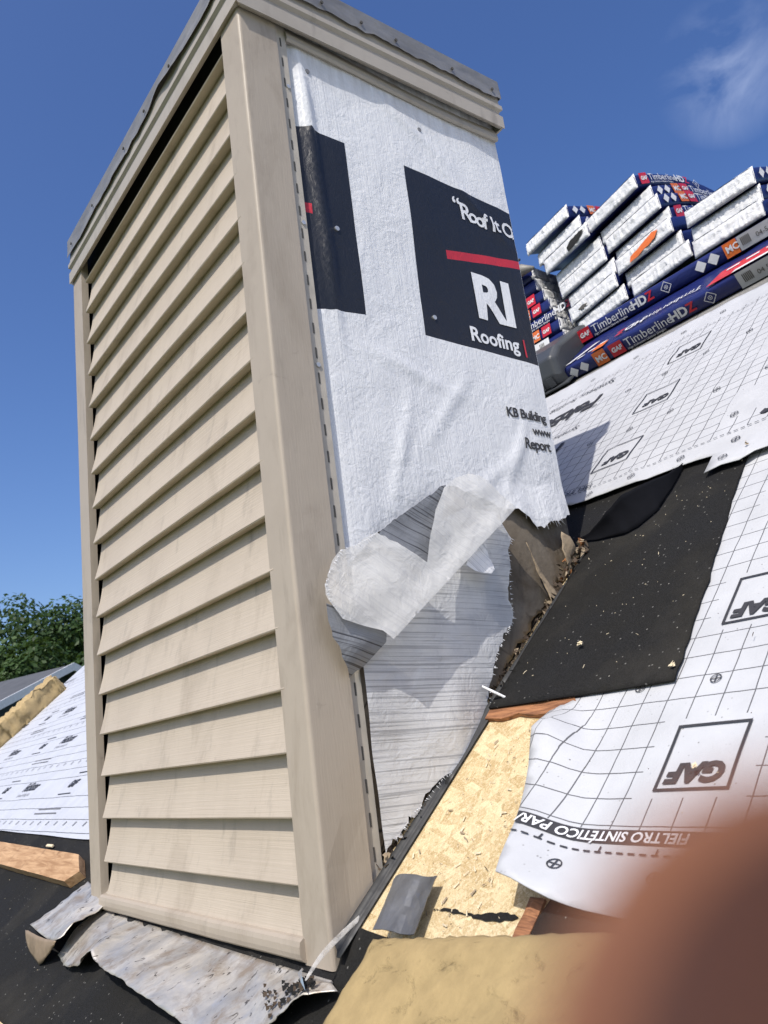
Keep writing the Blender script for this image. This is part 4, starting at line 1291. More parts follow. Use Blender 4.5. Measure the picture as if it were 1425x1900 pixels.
link('folded_wing', orient(mb.mesh('folded_wing'), RN), 'apron', ap, smooth=True, solid=0.0012)
tipg = [[(-0.124, 1.335, 0.030), (-0.128, 1.19, 0.050), (-0.124, 1.02, 0.060)], [(-0.158, 1.245, 0.008), (-0.170, 1.15, 0.010), (-0.131, 1.03, 0.052)]]
mb = MB(); vs, uvs = [], []
for i in range(7):
    for j in range(17):
        a, y, h = bil(tipg, i / 6, j / 16)
        h += 0.003 * nz3(i, j * .5, 2); a -= 0.003 * math.sin(math.pi * i / 6)
        vs.append(RP(a, y, h + drop(a, y))); uvs.append((y * 2, -a))
mb.add(vs, [(i * 17 + j, (i + 1) * 17 + j, (i + 1) * 17 + j + 1, i * 17 + j + 1) for i in range(6) for j in range(16)], 0, uvs)
link('bent_lip', orient(mb.mesh('bent_lip'), -RP(1, 0, 0)), 'rustlip', ap, smooth=True, solid=0.0012)

mb = MB()
rd = random.Random(21)
for (t, s, r, mi) in [(0.03 + 0.13 * rd.random() ** 1.3, 0.35 + 0.6 * rd.random(), rd.uniform(.0015, .006), rd.choice((0, 0, 1))) for q in range(75)]:
    a1, y1, h1 = lerp_tab(t, low)
    a = -0.018 + (a1 + 0.018) * s; y = (-0.004 + 1.09 * t) * (1 - s) + y1 * s
    h = 0.004 + (h1 - 0.004) * s ** 1.3 + 0.016 * math.sin(math.pi * s) * .7 + 0.008 + drop(a, y)
    n_ = 7
    vs = [RP(a, y, h + 0.003)] + [RP(a + math.cos(q * 6.283 / n_) * r * rd.uniform(.5, 1.2), y + math.sin(q * 6.283 / n_) * r * rd.uniform(.5, 1.2), h - 0.002) for q in range(n_)]
    mb.add(vs, [(0, 1 + q, 1 + (q + 1) % n_) for q in range(n_)], mi)
sm = link('old_sealant', orient(mb.mesh('old_sealant'), RN), ['dark', 'tornd'], ap)
tag(sm, kind='stuff')
mb = MB()
mb.add([RP(-0.030, 0.020, 0.022), RP(-0.052, -0.012, 0.034), RP(-0.060, -0.030, 0.030), RP(-0.045, -0.012, 0.038), RP(-0.034, 0.002, 0.036), RP(-0.040, 0.016, 0.030)], [(0, 4, 5), (4, 3, 5), (3, 1, 5), (1, 3, 2)])
link('torn_foil', orient(mb.mesh('torn_foil'), RN), 'foil', ap)

# loose sheet metal by the near corner
mb = MB()
gr = [[(0.130, -0.075, 0.032), (0.138, -0.115, 0.027), (0.142, -0.155, 0.020)], [(0.095, -0.088, 0.034), (0.10, -0.125, 0.028), (0.105, -0.163, 0.020)], [(0.040, -0.105, 0.036), (0.045, -0.145, 0.030), (0.05, -0.18, 0.022)]]
vs = []
for i in range(9):
    for j in range(9):
        a, y, h = bil(gr, i / 8, j / 8)
        vs.append(RP(a, y, h + 0.003 * math.sin(j * .7) + 0.005 * max(0, j - 5) / 3 + 0.004 * abs(nz3(i * .4, j * .4, 3))))
mb.add(vs, [(i * 9 + j, (i + 1) * 9 + j, (i + 1) * 9 + j + 1, i * 9 + j + 1) for i in range(8) for j in range(8)])
sp = link('sheet_metal_scrap', orient(mb.mesh('sheet_metal_scrap'), RN), 'shiny', smooth=False, solid=0.001)
tag(sp, 'small bright bent piece of sheet metal on the strand board by the chimney corner', 'metal scrap')

# clear plastic strap draped over the corner
mb = MB()
pts = [(-0.062, -0.022, -0.006), (-0.045, -0.020, 0.008), (-0.025, -0.016, 0.0205), (0.0, -0.012, 0.031), (0.03, -0.008, 0.043), (0.067, -0.008, 0.058), (0.096, -0.014, 0.077), (0.112, -0.02, 0.088), (0.125, -0.024, 0.087)]
wd = [0.0016, 0.0026, 0.0036, 0.0038, 0.0034, 0.0026, 0.0018, 0.0015, 0.0012]
vs = []
for i, p in enumerate(pts):
    vs += [(p[0] - wd[i] * .35, p[1], p[2] + wd[i]), (p[0] + wd[i] * .35, p[1] - 0.003, p[2] - wd[i])]
mb.add(vs, [(2 * i, 2 * i + 2, 2 * i + 3, 2 * i + 1) for i in range(len(pts) - 1)])
st = link('plastic_strap', mb.mesh('plastic_strap'), 'strap', smooth=True, solid=0.0006)
md = st.modifiers.new('sub', 'SUBSURF'); md.levels = 2; md.render_levels = 2
tag(st, 'thin clear plastic strap drooping across the foot of the beige corner post', 'plastic strap')
mb = MB()
mb.tube([(0.372, -0.012, 0.375), (0.383, -0.028, 0.362), (0.395, -0.044, 0.349), (0.407, -0.055, 0.345)], [0.002, 0.003, 0.0028, 0.0015], 6)
tag(mb.build('strap_stub', 'pwhite', smooth=True), 'short white twist of plastic sticking out of the step flashing', 'plastic strap')

# ---------------------------------------------------------------- foam pads
def foam_block(name, a0, a1, y0, y1, h, mat, label, seed, amp=0.006):
    mb = MB()
    nx, ny, nzv = 30, 36, 6
    def P(u, v, w_):
        a = a0 + (a1 - a0) * u; y = y0 + (y1 - y0) * v; hh = 0.006 + h * w_
        k = min(min(u, 1 - u) * (a1 - a0), min(v, 1 - v) * (y1 - y0))
        hh -= 0.010 * math.exp(-k / 0.010) * (w_ > .5) * 1.0
        d = amp * nz3(a * 14 + seed, y * 14, w_ * 2) + amp * .6 * nz3(a * 50, y * 50, w_ * 5 + seed)
        eg = amp * 1.2 * nz3(a * 60, y * 60, seed) * (1 if k < 0.004 else 0)
        return RP(a + d * .5 + eg, y + d * .4 + eg, hh + (d if w_ > .2 else 0))
    def grid(fn, n1, n2):
        vs = [fn(i / n1, j / n2) for i in range(n1 + 1) for j in range(n2 + 1)]
        mb.add(vs, [(i * (n2 + 1) + j, (i + 1) * (n2 + 1) + j, (i + 1) * (n2 + 1) + j + 1, i * (n2 + 1) + j + 1) for i in range(n1) for j in range(n2)])
    grid(lambda u, v: P(u, v, 1), nx * 2, ny * 2); grid(lambda u, v: P(u, v, 0), nx * 2, ny * 2)
    grid(lambda u, w_: P(u, 0, w_), nx * 2, nzv); grid(lambda u, w_: P(u, 1, w_), nx * 2, nzv)
    grid(lambda v, w_: P(0, v, w_), ny * 2, nzv); grid(lambda v, w_: P(1, v, w_), ny * 2, nzv)
    me = mb.mesh(name)
    bm = bmesh.new(); bm.from_mesh(me)
    bmesh.ops.remove_doubles(bm, verts=bm.verts, dist=0.0008)
    bmesh.ops.recalc_face_normals(bm, faces=bm.faces); bm.to_mesh(me); bm.free()
    o = link(name, me, mat, smooth=True)
    return o
fp = foam_block('foam_pad', -0.36, 0.0, -0.78, 0.0, 0.078, 'foam', '', 3, 0.0032)
# turned a little on the roof to sit beside the near corner
for v in fp.data.vertices:
    a = v.co.x * CT + v.co.z * ST; h = -v.co.x * ST + v.co.z * CT; y = v.co.y
    th = R_(8.3)
    a2 = a * math.cos(th) - y * math.sin(th) * -1 * -1; y2 = a * math.sin(th) + y * math.cos(th)
    a2 = a * math.cos(th) - y * math.sin(th)
    v.co = RP(a2 + 0.006, y2 - 0.178 - 0.12 * a, h)
tag(fp, 'tan foam kneeling pad lying in the foreground below the bare strand board', 'foam pad')
fb = foam_block('foam_pad', 0.25, 1.50, 5.42, 5.62, 0.15, 'foam2', '', 8, 0.03)
tag(fb, 'long lumpy yellow foam roll lying along the far roof edge', 'foam pad')

# board lying on the black underlayment
mb = MB()
o = sheet([(0.128, 3.6), (0.124, 2.6), (0.106, 1.452), (0.056, 1.315), (0.020, 1.36), (0.036, 2.3), (0.045, 3.6)], 0.03, lambda a, y: RP(a, y, 0.034 + 0.0015 * nz3(a * 50, y * 12, 0)))
bd = link('loose_board', orient(o.mesh('loose_board'), RN), 'board', solid=0.026)
tag(bd, 'orange brown board with a slanted cut end lying on the black underlayment', 'board')
mb = MB()
mb.box((0.132, 1.86, 0.012), (0.142, 1.93, 0.020), 0, RP)
tag(mb.build('wood_chip', 'chip', bevel=0.002), 'pale splinter of wood lying just above the loose board', 'wood chip')
# scraps lying on the black patch
for (a, y, s, lab, mt) in ((0.632, -0.175, 0.013, 'curled pale leaf scrap in the middle of the black patch', 'chip'), (0.530, -0.405, 0.011, 'small tan scrap at the lower right corner of the black patch', 'chip'), (1.20, -0.345, 0.009, 'brown crumb on the white felt tag', 'torn'), (0.325, -0.515, 0.009, 'tan crumb inside the large printed box on the felt', 'chip')):
    mb = MB()
    rd = random.Random(int(a * 1000))
    ctr = RP(a, y, 0.034 if a > 1.1 else 0.024)
    for q in range(7):
        d1 = (RP(1, 0, 0) * rd.gauss(0, 1) + Vector((0, 1, 0)) * rd.gauss(0, 1) + RN * rd.gauss(0, .35)).normalized() * s * rd.uniform(.6, 1.1)
        d2 = (RP(1, 0, 0) * rd.gauss(0, 1) + Vector((0, 1, 0)) * rd.gauss(0, 1) + RN * rd.gauss(0, .35)).normalized() * s * .55
        c = ctr + d2 * rd.uniform(-.7, .7)
        mb.add([c - d1 * .5, c + d2 * .6, c + d1 * .6, c - d2 * .5], [(0, 1, 2, 3)])
    tag(link('leaf_scrap', mb.mesh('leaf_scrap'), mt), lab, 'scrap')
# straw, splinters and specks scattered on the roof
mb = MB()
rd = random.Random(11)
for i in range(170):
    q = rd.random()
    if q < .34: a, y, hh = rd.uniform(0.51, 1.15), rd.uniform(-0.37, -0.03), 0.022
    elif q < .62: a, y, hh = rd.uniform(-0.5, 0.16), rd.uniform(0.4, 3.6), 0.011
    elif q < .80: a, y, hh = rd.uniform(0.08, 0.46), rd.uniform(-0.27, -0.05), 0.006
    else: a, y, hh = rd.uniform(0.2, 1.1), rd.uniform(-0.9, -0.42), 0.0175
    l = rd.choice((0.0007, 0.0008, 0.001, 0.0012, 0.0015, 0.002, 0.005)); wdt = rd.uniform(0.0003, 0.0006)
    th = rd.uniform(0, math.pi)
    u = RP(math.cos(th), math.sin(th), 0) * l; v = RP(-math.sin(th), math.cos(th), 0) * wdt
    c = RP(a, y, hh)
    mb.add([c - u - v, c + u - v, c + u + v, c - u + v, c + RN * 0.0012], [(0, 1, 4), (1, 2, 4), (2, 3, 4), (3, 0, 4)], 0 if q < .62 else rd.choice((0, 1, 1)))
for i in range(200):
    a = rd.uniform(0.07, 0.46); y = -0.03 - a * 0.05 - rd.random() ** 0.8 * 0.26
    l = rd.choice((0.0012, 0.0015, 0.002, 0.003, 0.005)); wdt = l * rd.uniform(0.12, 0.35)
    th = rd.uniform(0, math.pi)
    u = RP(math.cos(th), math.sin(th), 0) * l; v = RP(-math.sin(th), math.cos(th), 0) * wdt
    c = RP(a, y, 0.0045)
    mb.add([c - u - v, c + u - v + RN * l * .25, c + u + v, c - u + v, c + RN * 0.0016], [(0, 1, 4), (1, 2, 4), (2, 3, 4), (3, 0, 4)], rd.choice((0, 0, 0, 2)))
sc_ = link('splinters', mb.mesh('splinters'), ['chip', 'tornd', 'torn', 'rust'])
tag(sc_, 'pale straw splinters and specks scattered over the roof', 'debris', kind='stuff')
# tar line on the bare board
mb = MB()
o = sheet([(0.1005, -0.16), (0.1025, -0.19), (0.098, -0.25), (0.102, -0.315), (0.107, -0.325), (0.111, -0.315), (0.105, -0.25), (0.107, -0.19), (0.1045, -0.16)], 0.006, lambda a, y: RP(a, y, 0.0040 + .0006 * nz3(a * 90, y * 90, 0)), jit=0.004)
tag(link('tar_streak', orient(o.mesh('tar_streak'), RN), 'under', deck), kind='stuff')

# ---------------------------------------------------------------- ridge area: shingles, vent, bundles
rs_ = empty('shingle_course', RP(2.5, 0.3, 0.01), 'strip of grey granular shingles between the felt and the stacked bundles', 'shingles')
for r, (a0, a1, hh) in enumerate(((2.452, 2.70, 0.010), (2.62, 2.86, 0.0125))):
    y = -0.95 + 0.11 * r
    i = 0
    while y < 1.75:
        wdt = 0.30 + 0.02 * nz3(y, r, 0)
        mb = MB()
        mb.box((a0 + 0.006 * nz3(y * 3, r, 5), y, hh - 0.006), (a1, y + wdt - 0.004, hh), 0, RP)
        mb.build('shingle', 'shingle', rs_)
        y += wdt; i += 1
mb = MB()
mb.box((2.447, -0.95, 0.0005), (2.70, 1.78, 0.0035), 0, RP)
mb.build('starter_layer', 'shingle', rs_)

# roof vent under the left pile
rv = empty('roof_vent', RP(2.62, 1.0, 0.03), 'dark grey plastic vent on the ridge at the foot of the stacks', 'roof vent')
mb = MB()
pr = [(2.50, 0.035), (2.495, 0.085), (2.53, 0.155), (2.60, 0.175), (2.86, 0.15), (2.86, 0.035)]
mb.extr(pr, lambda p, t: RP(p[0] + (0.02 if t in (0.83, 1.6) else 0), t, p[1] - (0.015 if t in (0.83, 1.6) else 0)), [0.83, 0.85, 1.58, 1.6])
mb.build('vent_hood', 'plastic', rv, bevel=0.008)
mb = MB()
mb.box((2.47, 0.80, 0.03), (2.90, 1.65, 0.036), 0, RP)
mb.build('vent_flange', 'plastic', rv)
for k in range(12):
    mb = MB()
    y = 0.87 + k * 0.06
    mb.box((2.489, y, 0.042), (2.499, y + 0.03, 0.082), 0, RP)
    mb.build('vent_rib', 'plastic', rv)

# bundles of shingles
LEAN = 0.6
def bundle(name, fr, wdt, th, L, face_marks, label, group, seed, endcol='film', cat='shingle bundle', loc=None, wrapcol='navy'):
    """fr(s) -> centre of the underside, tangent, width dir, up dir"""
    c0 = fr(0)[0]
    e = empty(name, c0, label, cat, group)
    ns = 16
    sec = []
    r = th * 0.28
    hw = wdt / 2
    # rounded section, (w, n, side): side 0 bottom,1 +w side,2 top,3 -w side
    for (cw, cn, a0) in ((hw - r, r, -90), (hw - r, th - r, 0), (-hw + r, th - r, 90), (-hw + r, r, 180)):
        for q in range(4):
            t = R_(a0 + 30 * q)
            sec.append((cw + r * math.cos(t), cn + r * math.sin(t)))
    def sub(lst):
        out = []
        for i in range(len(lst)):
            a, b = lst[i], lst[(i + 1) % len(lst)]
            out.append(a)
            d = math.hypot(b[0] - a[0], b[1] - a[1])
            for k in range(1, int(d / 0.035)): out.append((a[0] + (b[0] - a[0]) * k / int(d / 0.035), a[1] + (b[1] - a[1]) * k / int(d / 0.035)))
        return out
    sec = sub(sec)
    m_ = len(sec)
    mb = MB()
    vs = []
    for i in range(ns + 1):
        s = L * i / ns
        c, T, W_, N = fr(s)
        for (w_, n_) in sec:
            k = 0.0035 * nz3(s * 16 + seed, w_ * 16, n_ * 16) 
            bel = 0.0
            sh = LEAN * (n_ - th / 2) * max(0.0, 1 - s / 0.2)
            vs.append(c + W_ * (w_ + (k if abs(w_) > hw * .8 else 0)) + N * (n_ + k) + T * sh)
    fs, mis = [], []
    for i in range(ns):
        for q in range(m_):
            j = (q + 1) % m_
            fs.append((i * m_ + q, i * m_ + j, (i + 1) * m_ + j, (i + 1) * m_ + q))
    off = len(mb.v)
    mb.add(vs, fs, 1)
    # ends: quilted grid of film
    for sgn, s in ((-1, 0.0), (1, L)):
        c, T, W_, N = fr(s)
        gw, gn = 56, 8
        ev = []
        for i in range(gw + 1):
            for j in range(gn + 1):
                u = i / gw * 2 - 1; v = j / gn * 2 - 1
                # square to rounded section
                ww = u * (hw + 0.001); nn = th / 2 + v * (th / 2 + 0.001)
                edge = max(abs(u) ** 10, abs(v) ** 6)
                bul = (1 - edge) * 0.006 + 0.009 * (abs(nz3(u * 9 + seed * 1.7, v * .9, seed)) - .25) + 0.005 * nz3(u * 23 + v * 4, v * 1.5, seed + 9) + 0.008 * abs(nz3(u * 34 + v * 3 * (1 if v > 0 else -1), v * 1.2, seed + 4)) * (0.25 + 0.75 * abs(v)) * (1 - edge)
                if abs(v) > .98 or abs(u) > .98: bul = -0.006
                ev.append(c + W_ * ww + N * nn + T * (sgn * bul + (LEAN * (nn - th / 2) if s == 0 else 0)))
        mb.add(ev, [(i * (gn + 1) + j, (i + 1) * (gn + 1) + j, (i + 1) * (gn + 1) + j + 1, i * (gn + 1) + j + 1) for i in range(gw) for j in range(gn)], 0)
    mb.build('wrapper', [endcol, wrapcol], e, smooth=True)
    if face_marks:
        mk = MB()
        face_marks(mk)
        if mk.v:
            ink(mk, 'printed_specks', ['bwhite', 'bred', 'borange', 'bgrey', 'slot', 'navy', 'film'], e, None, 0.03)
    return e
def marks_row(mk, fn, L, th, start='GAF', flip=1):
    """print a wrapper's side: fn(X along, Y up)"""
    x = 0.03
    for q in range(2):
        cx = x + 0.025; r = th * .36
        put_poly(mk, [(cx - r, th / 2), (cx, th / 2 - r), (cx + r, th / 2), (cx, th / 2 + r)], fn, 0, 0.03)
        rr = r * .45
        vs = [(cx - rr, th / 2 - rr * .3), (cx + rr, th / 2 - rr * .3), (cx + rr * .7, th / 2 + rr * .5), (cx - rr * .7, th / 2 + rr * .5)]
        mk.add([fn(*p) + (fn(cx, th / 2 + .01) - fn(cx, th / 2)) * 0 for p in vs], [(0, 1, 2, 3)], 4) if False else None
        x += 0.058
    x += 0.012
    put_poly(mk, [(x, th * .1), (x + 0.06, th * .1), (x + 0.06, th * .93), (x, th * .93)], fn, 2, 0.03)
    put_text(mk, 'MC', th * .55, lambda X, Y: fn(x + .006 + X, th * .3 + Y, 1), 0, bold=0.001)
    x += 0.068
    x = big_logo(mk, fn, x, th)
    return x
def big_logo(mk, fn, x, th, k=1.0):
    put_poly(mk, [(x, th * .08), (x + 0.062, th * .08), (x + 0.062, th * .95), (x, th * .95)], fn, 1, 0.03)
    x_ = x
    put_text(mk, 'GAF', th * .42, lambda X, Y: fn(x_ + .006 + X, th * .38 + Y, 1), 0, bold=0.0012, shear=.15)
    x1 = x + 0.072
    put_text(mk, 'Timberline', th * .78 * k, lambda X, Y: fn(x1 + X, th * .30 + Y, 0), 0, maxlen=0.03)
    x2 = x1 + th * .78 * k * 4.25
    put_text(mk, 'HD', th * .78 * k, lambda X, Y: fn(x2 + X, th * .30 + Y, 0), 0, bold=0.0018, maxlen=0.03)
    x3 = x2 + th * .78 * k * 1.50
    put_text(mk, 'Z', th * .78 * k, lambda X, Y: fn(x3 + X, th * .30 + Y, 0), 1, bold=0.0015, maxlen=0.03)
    put_text(mk, 'High Definition Lifetime Shingles', th * .21, lambda X, Y: fn(x1 + X, th * .08 + Y, 0), 0)
    x4 = x3 + th * .78 + 0.02
    r = th * .38; cx = x4 + r
    for (p, q) in (((cx - r, th / 2), (cx, th / 2 + r)), ((cx, th / 2 + r), (cx + r, th / 2)), ((cx + r, th / 2), (cx, th / 2 - r)), ((cx, th / 2 - r), (cx - r, th / 2))):
        d = Vector((q[0] - p[0], q[1] - p[1])).normalized(); nn = Vector((-d.y, d.x)) * 0.0012
        mk.add([fn(p[0] + nn.x, p[1] + nn.y), fn(q[0] + nn.x, q[1] + nn.y), fn(q[0] - nn.x, q[1] - nn.y), fn(p[0] - nn.x, p[1] - nn.y)], [(0, 1, 2, 3)], 0)
    put_circle(mk, lambda X, Y: fn(cx + X, th / 2 + Y), r * .35, 0.0015, 0)
    return x4 + 2 * r + 0.02
ARC = 0.155
def cross_frame(xe, yc, z0, tilt, yaw=0.0, droop=1.0):
    # long axis across the ridge; the near end sags
    def fr(s):
        def P(s_):
            d = (s_ - 0.6) / 0.6
            return Vector((xe + s_ * 0.97, yc + yaw * s_, z0 + ARC * droop * (1 - d * d)))
        c = P(s); T = (P(s + .01) - P(s - .01)).normalized()
        W_ = Vector((0, 1, -tilt)).normalized()   # +y side lower when tilt > 0
        W_ = (W_ - T * W_.dot(T)).normalized()
        N = T.cross(W_).normalized()
        if N.z < 0: N = -N
        return c, T, W_, N
    return fr
def side_fn(fr, hw, e=0.006):
    def fn(X, Y, lay=0):
        c, T, W_, N = fr(X)
        return c - W_ * (hw + e + 0.0015 * lay) + N * Y + T * (LEAN * (Y - TH / 2) * max(0.0, 1 - X / 0.2))
    return fn
TH = 0.0625
KX = 1.0256
def far(y, z): return -1.1407 + (y + 1.1407) * KX, 0.3092 + (z - 0.3092) * KX
ordn = ['lowest', 'second from the bottom', 'third from the bottom', 'fourth from the bottom', 'fifth from the bottom', 'sixth from the bottom', 'seventh from the bottom', 'topmost']
SG = 'wrapped shingle bundles stacked on the ridge'
Lz = [1.872, 1.943, 2.014, 2.086, 2.160, 2.235, 2.312, 2.388]
Ly = [0.825, 0.85, 0.85, 0.88, 0.905, 0.93, 0.98, 1.02]
Lx = [2.06, 2.05, 2.07, 2.06, 2.09, 2.05, 2.08, 2.06]
left_stack = []
for k in range(8):
    fr = cross_frame(Lx[k] + 0.07, far(Ly[k], 0)[0] - 0.145, far(0, Lz[k])[1] + 0.014, 0.15, 0.0, 0.9 if k < 6 else 0.7)
    mk = (lambda mk_, f=side_fn(fr, 0.142): marks_row(mk_, f, 1.0, TH)) if k >= 6 else None
    pos = ordn[k] if k < 7 else 'topmost'
    left_stack.append(bundle('shingle_bundle', fr, 0.282, TH + 0.005, 1.0, mk, 'white wrapped shingle bundle, %s in the left stack on the ridge' % pos, SG, 10 + k))
Mz = [1.885, 1.950, 2.012, 2.076, 2.145, 2.215, 2.288]
My = [0.520, 0.548, 0.562, 0.575, 0.598, 0.630, 0.672]
Mx = [2.04, 2.06, 2.03, 2.07, 2.05, 2.08, 2.05]
mid = []
for k in range(7):
    fr = cross_frame(Mx[k] + 0.07, far(My[k], 0)[0] - 0.15, far(0, Mz[k])[1] + 0.014, 0.10 + 0.012 * k, -0.02, 0.9)
    f = side_fn(fr, 0.148)
    if k in (6, 3): mk = lambda mk_, f=f: big_logo(mk_, f, 0.03, TH)
    elif k in (4, 5): mk = lambda mk_, f=f: marks_row(mk_, f, 1.0, TH)
    else: mk = None
    pos = ordn[k] if k < 6 else 'topmost'
    mid.append(bundle('shingle_bundle', fr, 0.295, TH + 0.002, 1.0, mk, 'white wrapped shingle bundle, %s in the middle stack on the ridge' % pos, SG, 30 + k))
Rz = [1.866, 1.932, 1.998]
for k in range(3):
    fr = cross_frame(2.08 + 0.02 * (k % 2), far(0.073, 0)[0], far(0, Rz[k])[1] + 0.014, 0.02, -0.02, 0.9)
    f = side_fn(fr, 0.146)
    mk = lambda mk_, f=f: marks_row(mk_, f, 1.0, TH)
    pos = ('lowest', 'middle', 'topmost')[k]
    bundle('shingle_bundle', fr, 0.29, TH + 0.001, 1.0, mk, 'white wrapped shingle bundle, %s in the right hand stack on the ridge' % pos, SG, 50 + k)
# bundles lying lengthwise
def long_frame(x, y_start, z, slope, sag=0.0):
    ca, sa = math.cos(slope), math.sin(slope)
    def fr(s):
        c = Vector((x, y_start - s, z - sag * math.sin(s * 3)))
        T = Vector((0, -1, 0)); W_ = Vector((ca, 0, sa)); N = Vector((-sa, 0, ca))
        return c, T, W_, N
    return fr
# B: under the white stacks
sB = math.atan(0.45)
frB = long_frame(2.072 + 0.145 * math.cos(sB), 0.85, 1.835 + 0.145 * math.sin(sB), sB)
def marksB(mk):
    fn = lambda X, Y, lay=0: frB(X)[0] - frB(X)[2] * (0.145 + 0.005 + .0015 * lay) + frB(X)[3] * Y
    x = big_logo(mk, fn, 0.02, TH)
    r = TH * .40
    for cx in (0.62, 0.675):
        put_poly(mk, [(cx - r, TH / 2), (cx, TH / 2 - r), (cx + r, TH / 2), (cx, TH / 2 + r)], fn, 0, 0.03)
    put_poly(mk, [(0.72, 0.004), (0.775, 0.004), (0.775, TH * .95), (0.72, TH * .95)], fn, 2, 0.03)
    put_text(mk, 'MC', TH * .55, lambda X, Y: fn(0.728 + X, TH * .35 + Y, 1), 0, bold=0.001)
    put_poly(mk, [(0.778, 0.004), (0.95, 0.004), (0.95, TH * .95), (0.778, TH * .95)], fn, 3, 0.03)
    put_text(mk, '04-5', TH * .4, lambda X, Y: fn(0.845 + X, TH * .35 + Y, 1), 4)
    for q in range(6):
        put_poly(mk, [(0.79 + q * .006, TH * .3), (0.7935 + q * .006, TH * .3), (0.7935 + q * .006, TH * .8), (0.79 + q * .006, TH * .8)], lambda X, Y: fn(X, Y, 1), 4, 0.05)
bundle('shingle_bundle', frB, 0.29, TH, 1.0, marksB, 'dark blue shingle bundle lying lengthwise directly under the white stacks', 'dark blue bundles lying along the ridge', 70, 'film')
# A: lowest, on the near slope, printed on its upper face too
sA = math.atan(SL)
hA = 0.014
cA = RP(2.535 + 0.145, 0, hA)
frA = long_frame(cA.x, 0.845, cA.z, sA)
def marksA(mk):
    fn = lambda X, Y, lay=0: frA(X)[0] - frA(X)[2] * (0.145 + 0.005 + .0015 * lay) + frA(X)[3] * Y
    ft = lambda X, Y, lay=0: frA(X)[0] + frA(X)[3] * (TH + 0.0055 + .0015 * lay) + frA(X)[2] * (-0.140 + Y)
    r = TH * .38
    for cx in (0.055, 0.11):
        put_poly(mk, [(cx - r, TH / 2), (cx, TH / 2 - r), (cx + r, TH / 2), (cx, TH / 2 + r)], fn, 0, 0.03)
    put_poly(mk, [(0.165, 0.003), (0.225, 0.003), (0.225, TH), (0.165, TH)], fn, 2, 0.03)
    put_text(mk, 'MC', TH * .55, lambda X, Y: fn(0.172 + X, TH * .3 + Y, 1), 0, bold=0.001)
    big_logo(mk, fn, 0.245, TH)
    put_poly(mk, [(0.80, 0.003), (0.99, 0.003), (0.99, TH), (0.80, TH)], fn, 3, 0.03)
    put_text(mk, '04 5', TH * .4, lambda X, Y: fn(0.87 + X, TH * .35 + Y, 1), 4)
    for q in range(6):
        put_poly(mk, [(0.82 + q * .006, TH * .3), (0.8235 + q * .006, TH * .3), (0.8235 + q * .006, TH * .8), (0.82 + q * .006, TH * .8)], lambda X, Y: fn(X, Y, 1), 4, 0.05)
    # upper face
    put_poly(mk, [(0.02, 0.012), (0.05, 0.012), (0.16, 0.12), (0.13, 0.12)], ft, 0, 0.03)
    for q in range(3):
        put_poly(mk, [(0.08 + q * .05, 0.012 + q * .018), (0.115 + q * .05, 0.012 + q * .018), (0.125 + q * .05, 0.026 + q * .018), (0.09 + q * .05, 0.026 + q * .018)], ft, 0, 0.05)
    put_poly(mk, [(0.165, 0.0), (0.225, 0.0), (0.235, 0.05), (0.175, 0.05)], ft, 2, 0.03)
    put_text(mk, 'Timberline', 0.062, lambda X, Y: ft(0.66 - X, 0.085 - Y), 0, shear=0.1, maxlen=.03)
    put_text(mk, 'HD', 0.062, lambda X, Y: ft(0.40 - X, 0.085 - Y), 0, bold=.002, maxlen=.03)
    put_text(mk, 'Z', 0.062, lambda X, Y: ft(0.305 - X, 0.085 - Y), 1, bold=.002, maxlen=.03)
    put_poly(mk, [(0.69, 0.004), (0.99, 0.004), (0.99, 0.11), (0.72, 0.11)], ft, 1, 0.03)
    put_poly(mk, [(0.79, 0.0), (0.99, 0.0), (0.99, 0.022), (0.80, 0.022)], lambda X, Y, l=0: ft(X, Y, 1), 0, 0.03)
    for q in range(3):
        put_poly(mk, [(0.75 + q * .075, 0.075), (0.80 + q * .075, 0.075), (0.80 + q * .075, 0.092), (0.75 + q * .075, 0.092)], lambda X, Y: ft(X, Y, 1), 0, 0.05)
bundle('shingle_bundle', frA, 0.29, TH, 1.03, marksA, 'lowest dark blue shingle bundle with a red printed panel, lying on the shingle strip', 'dark blue bundles lying along the ridge', 71, 'navy')
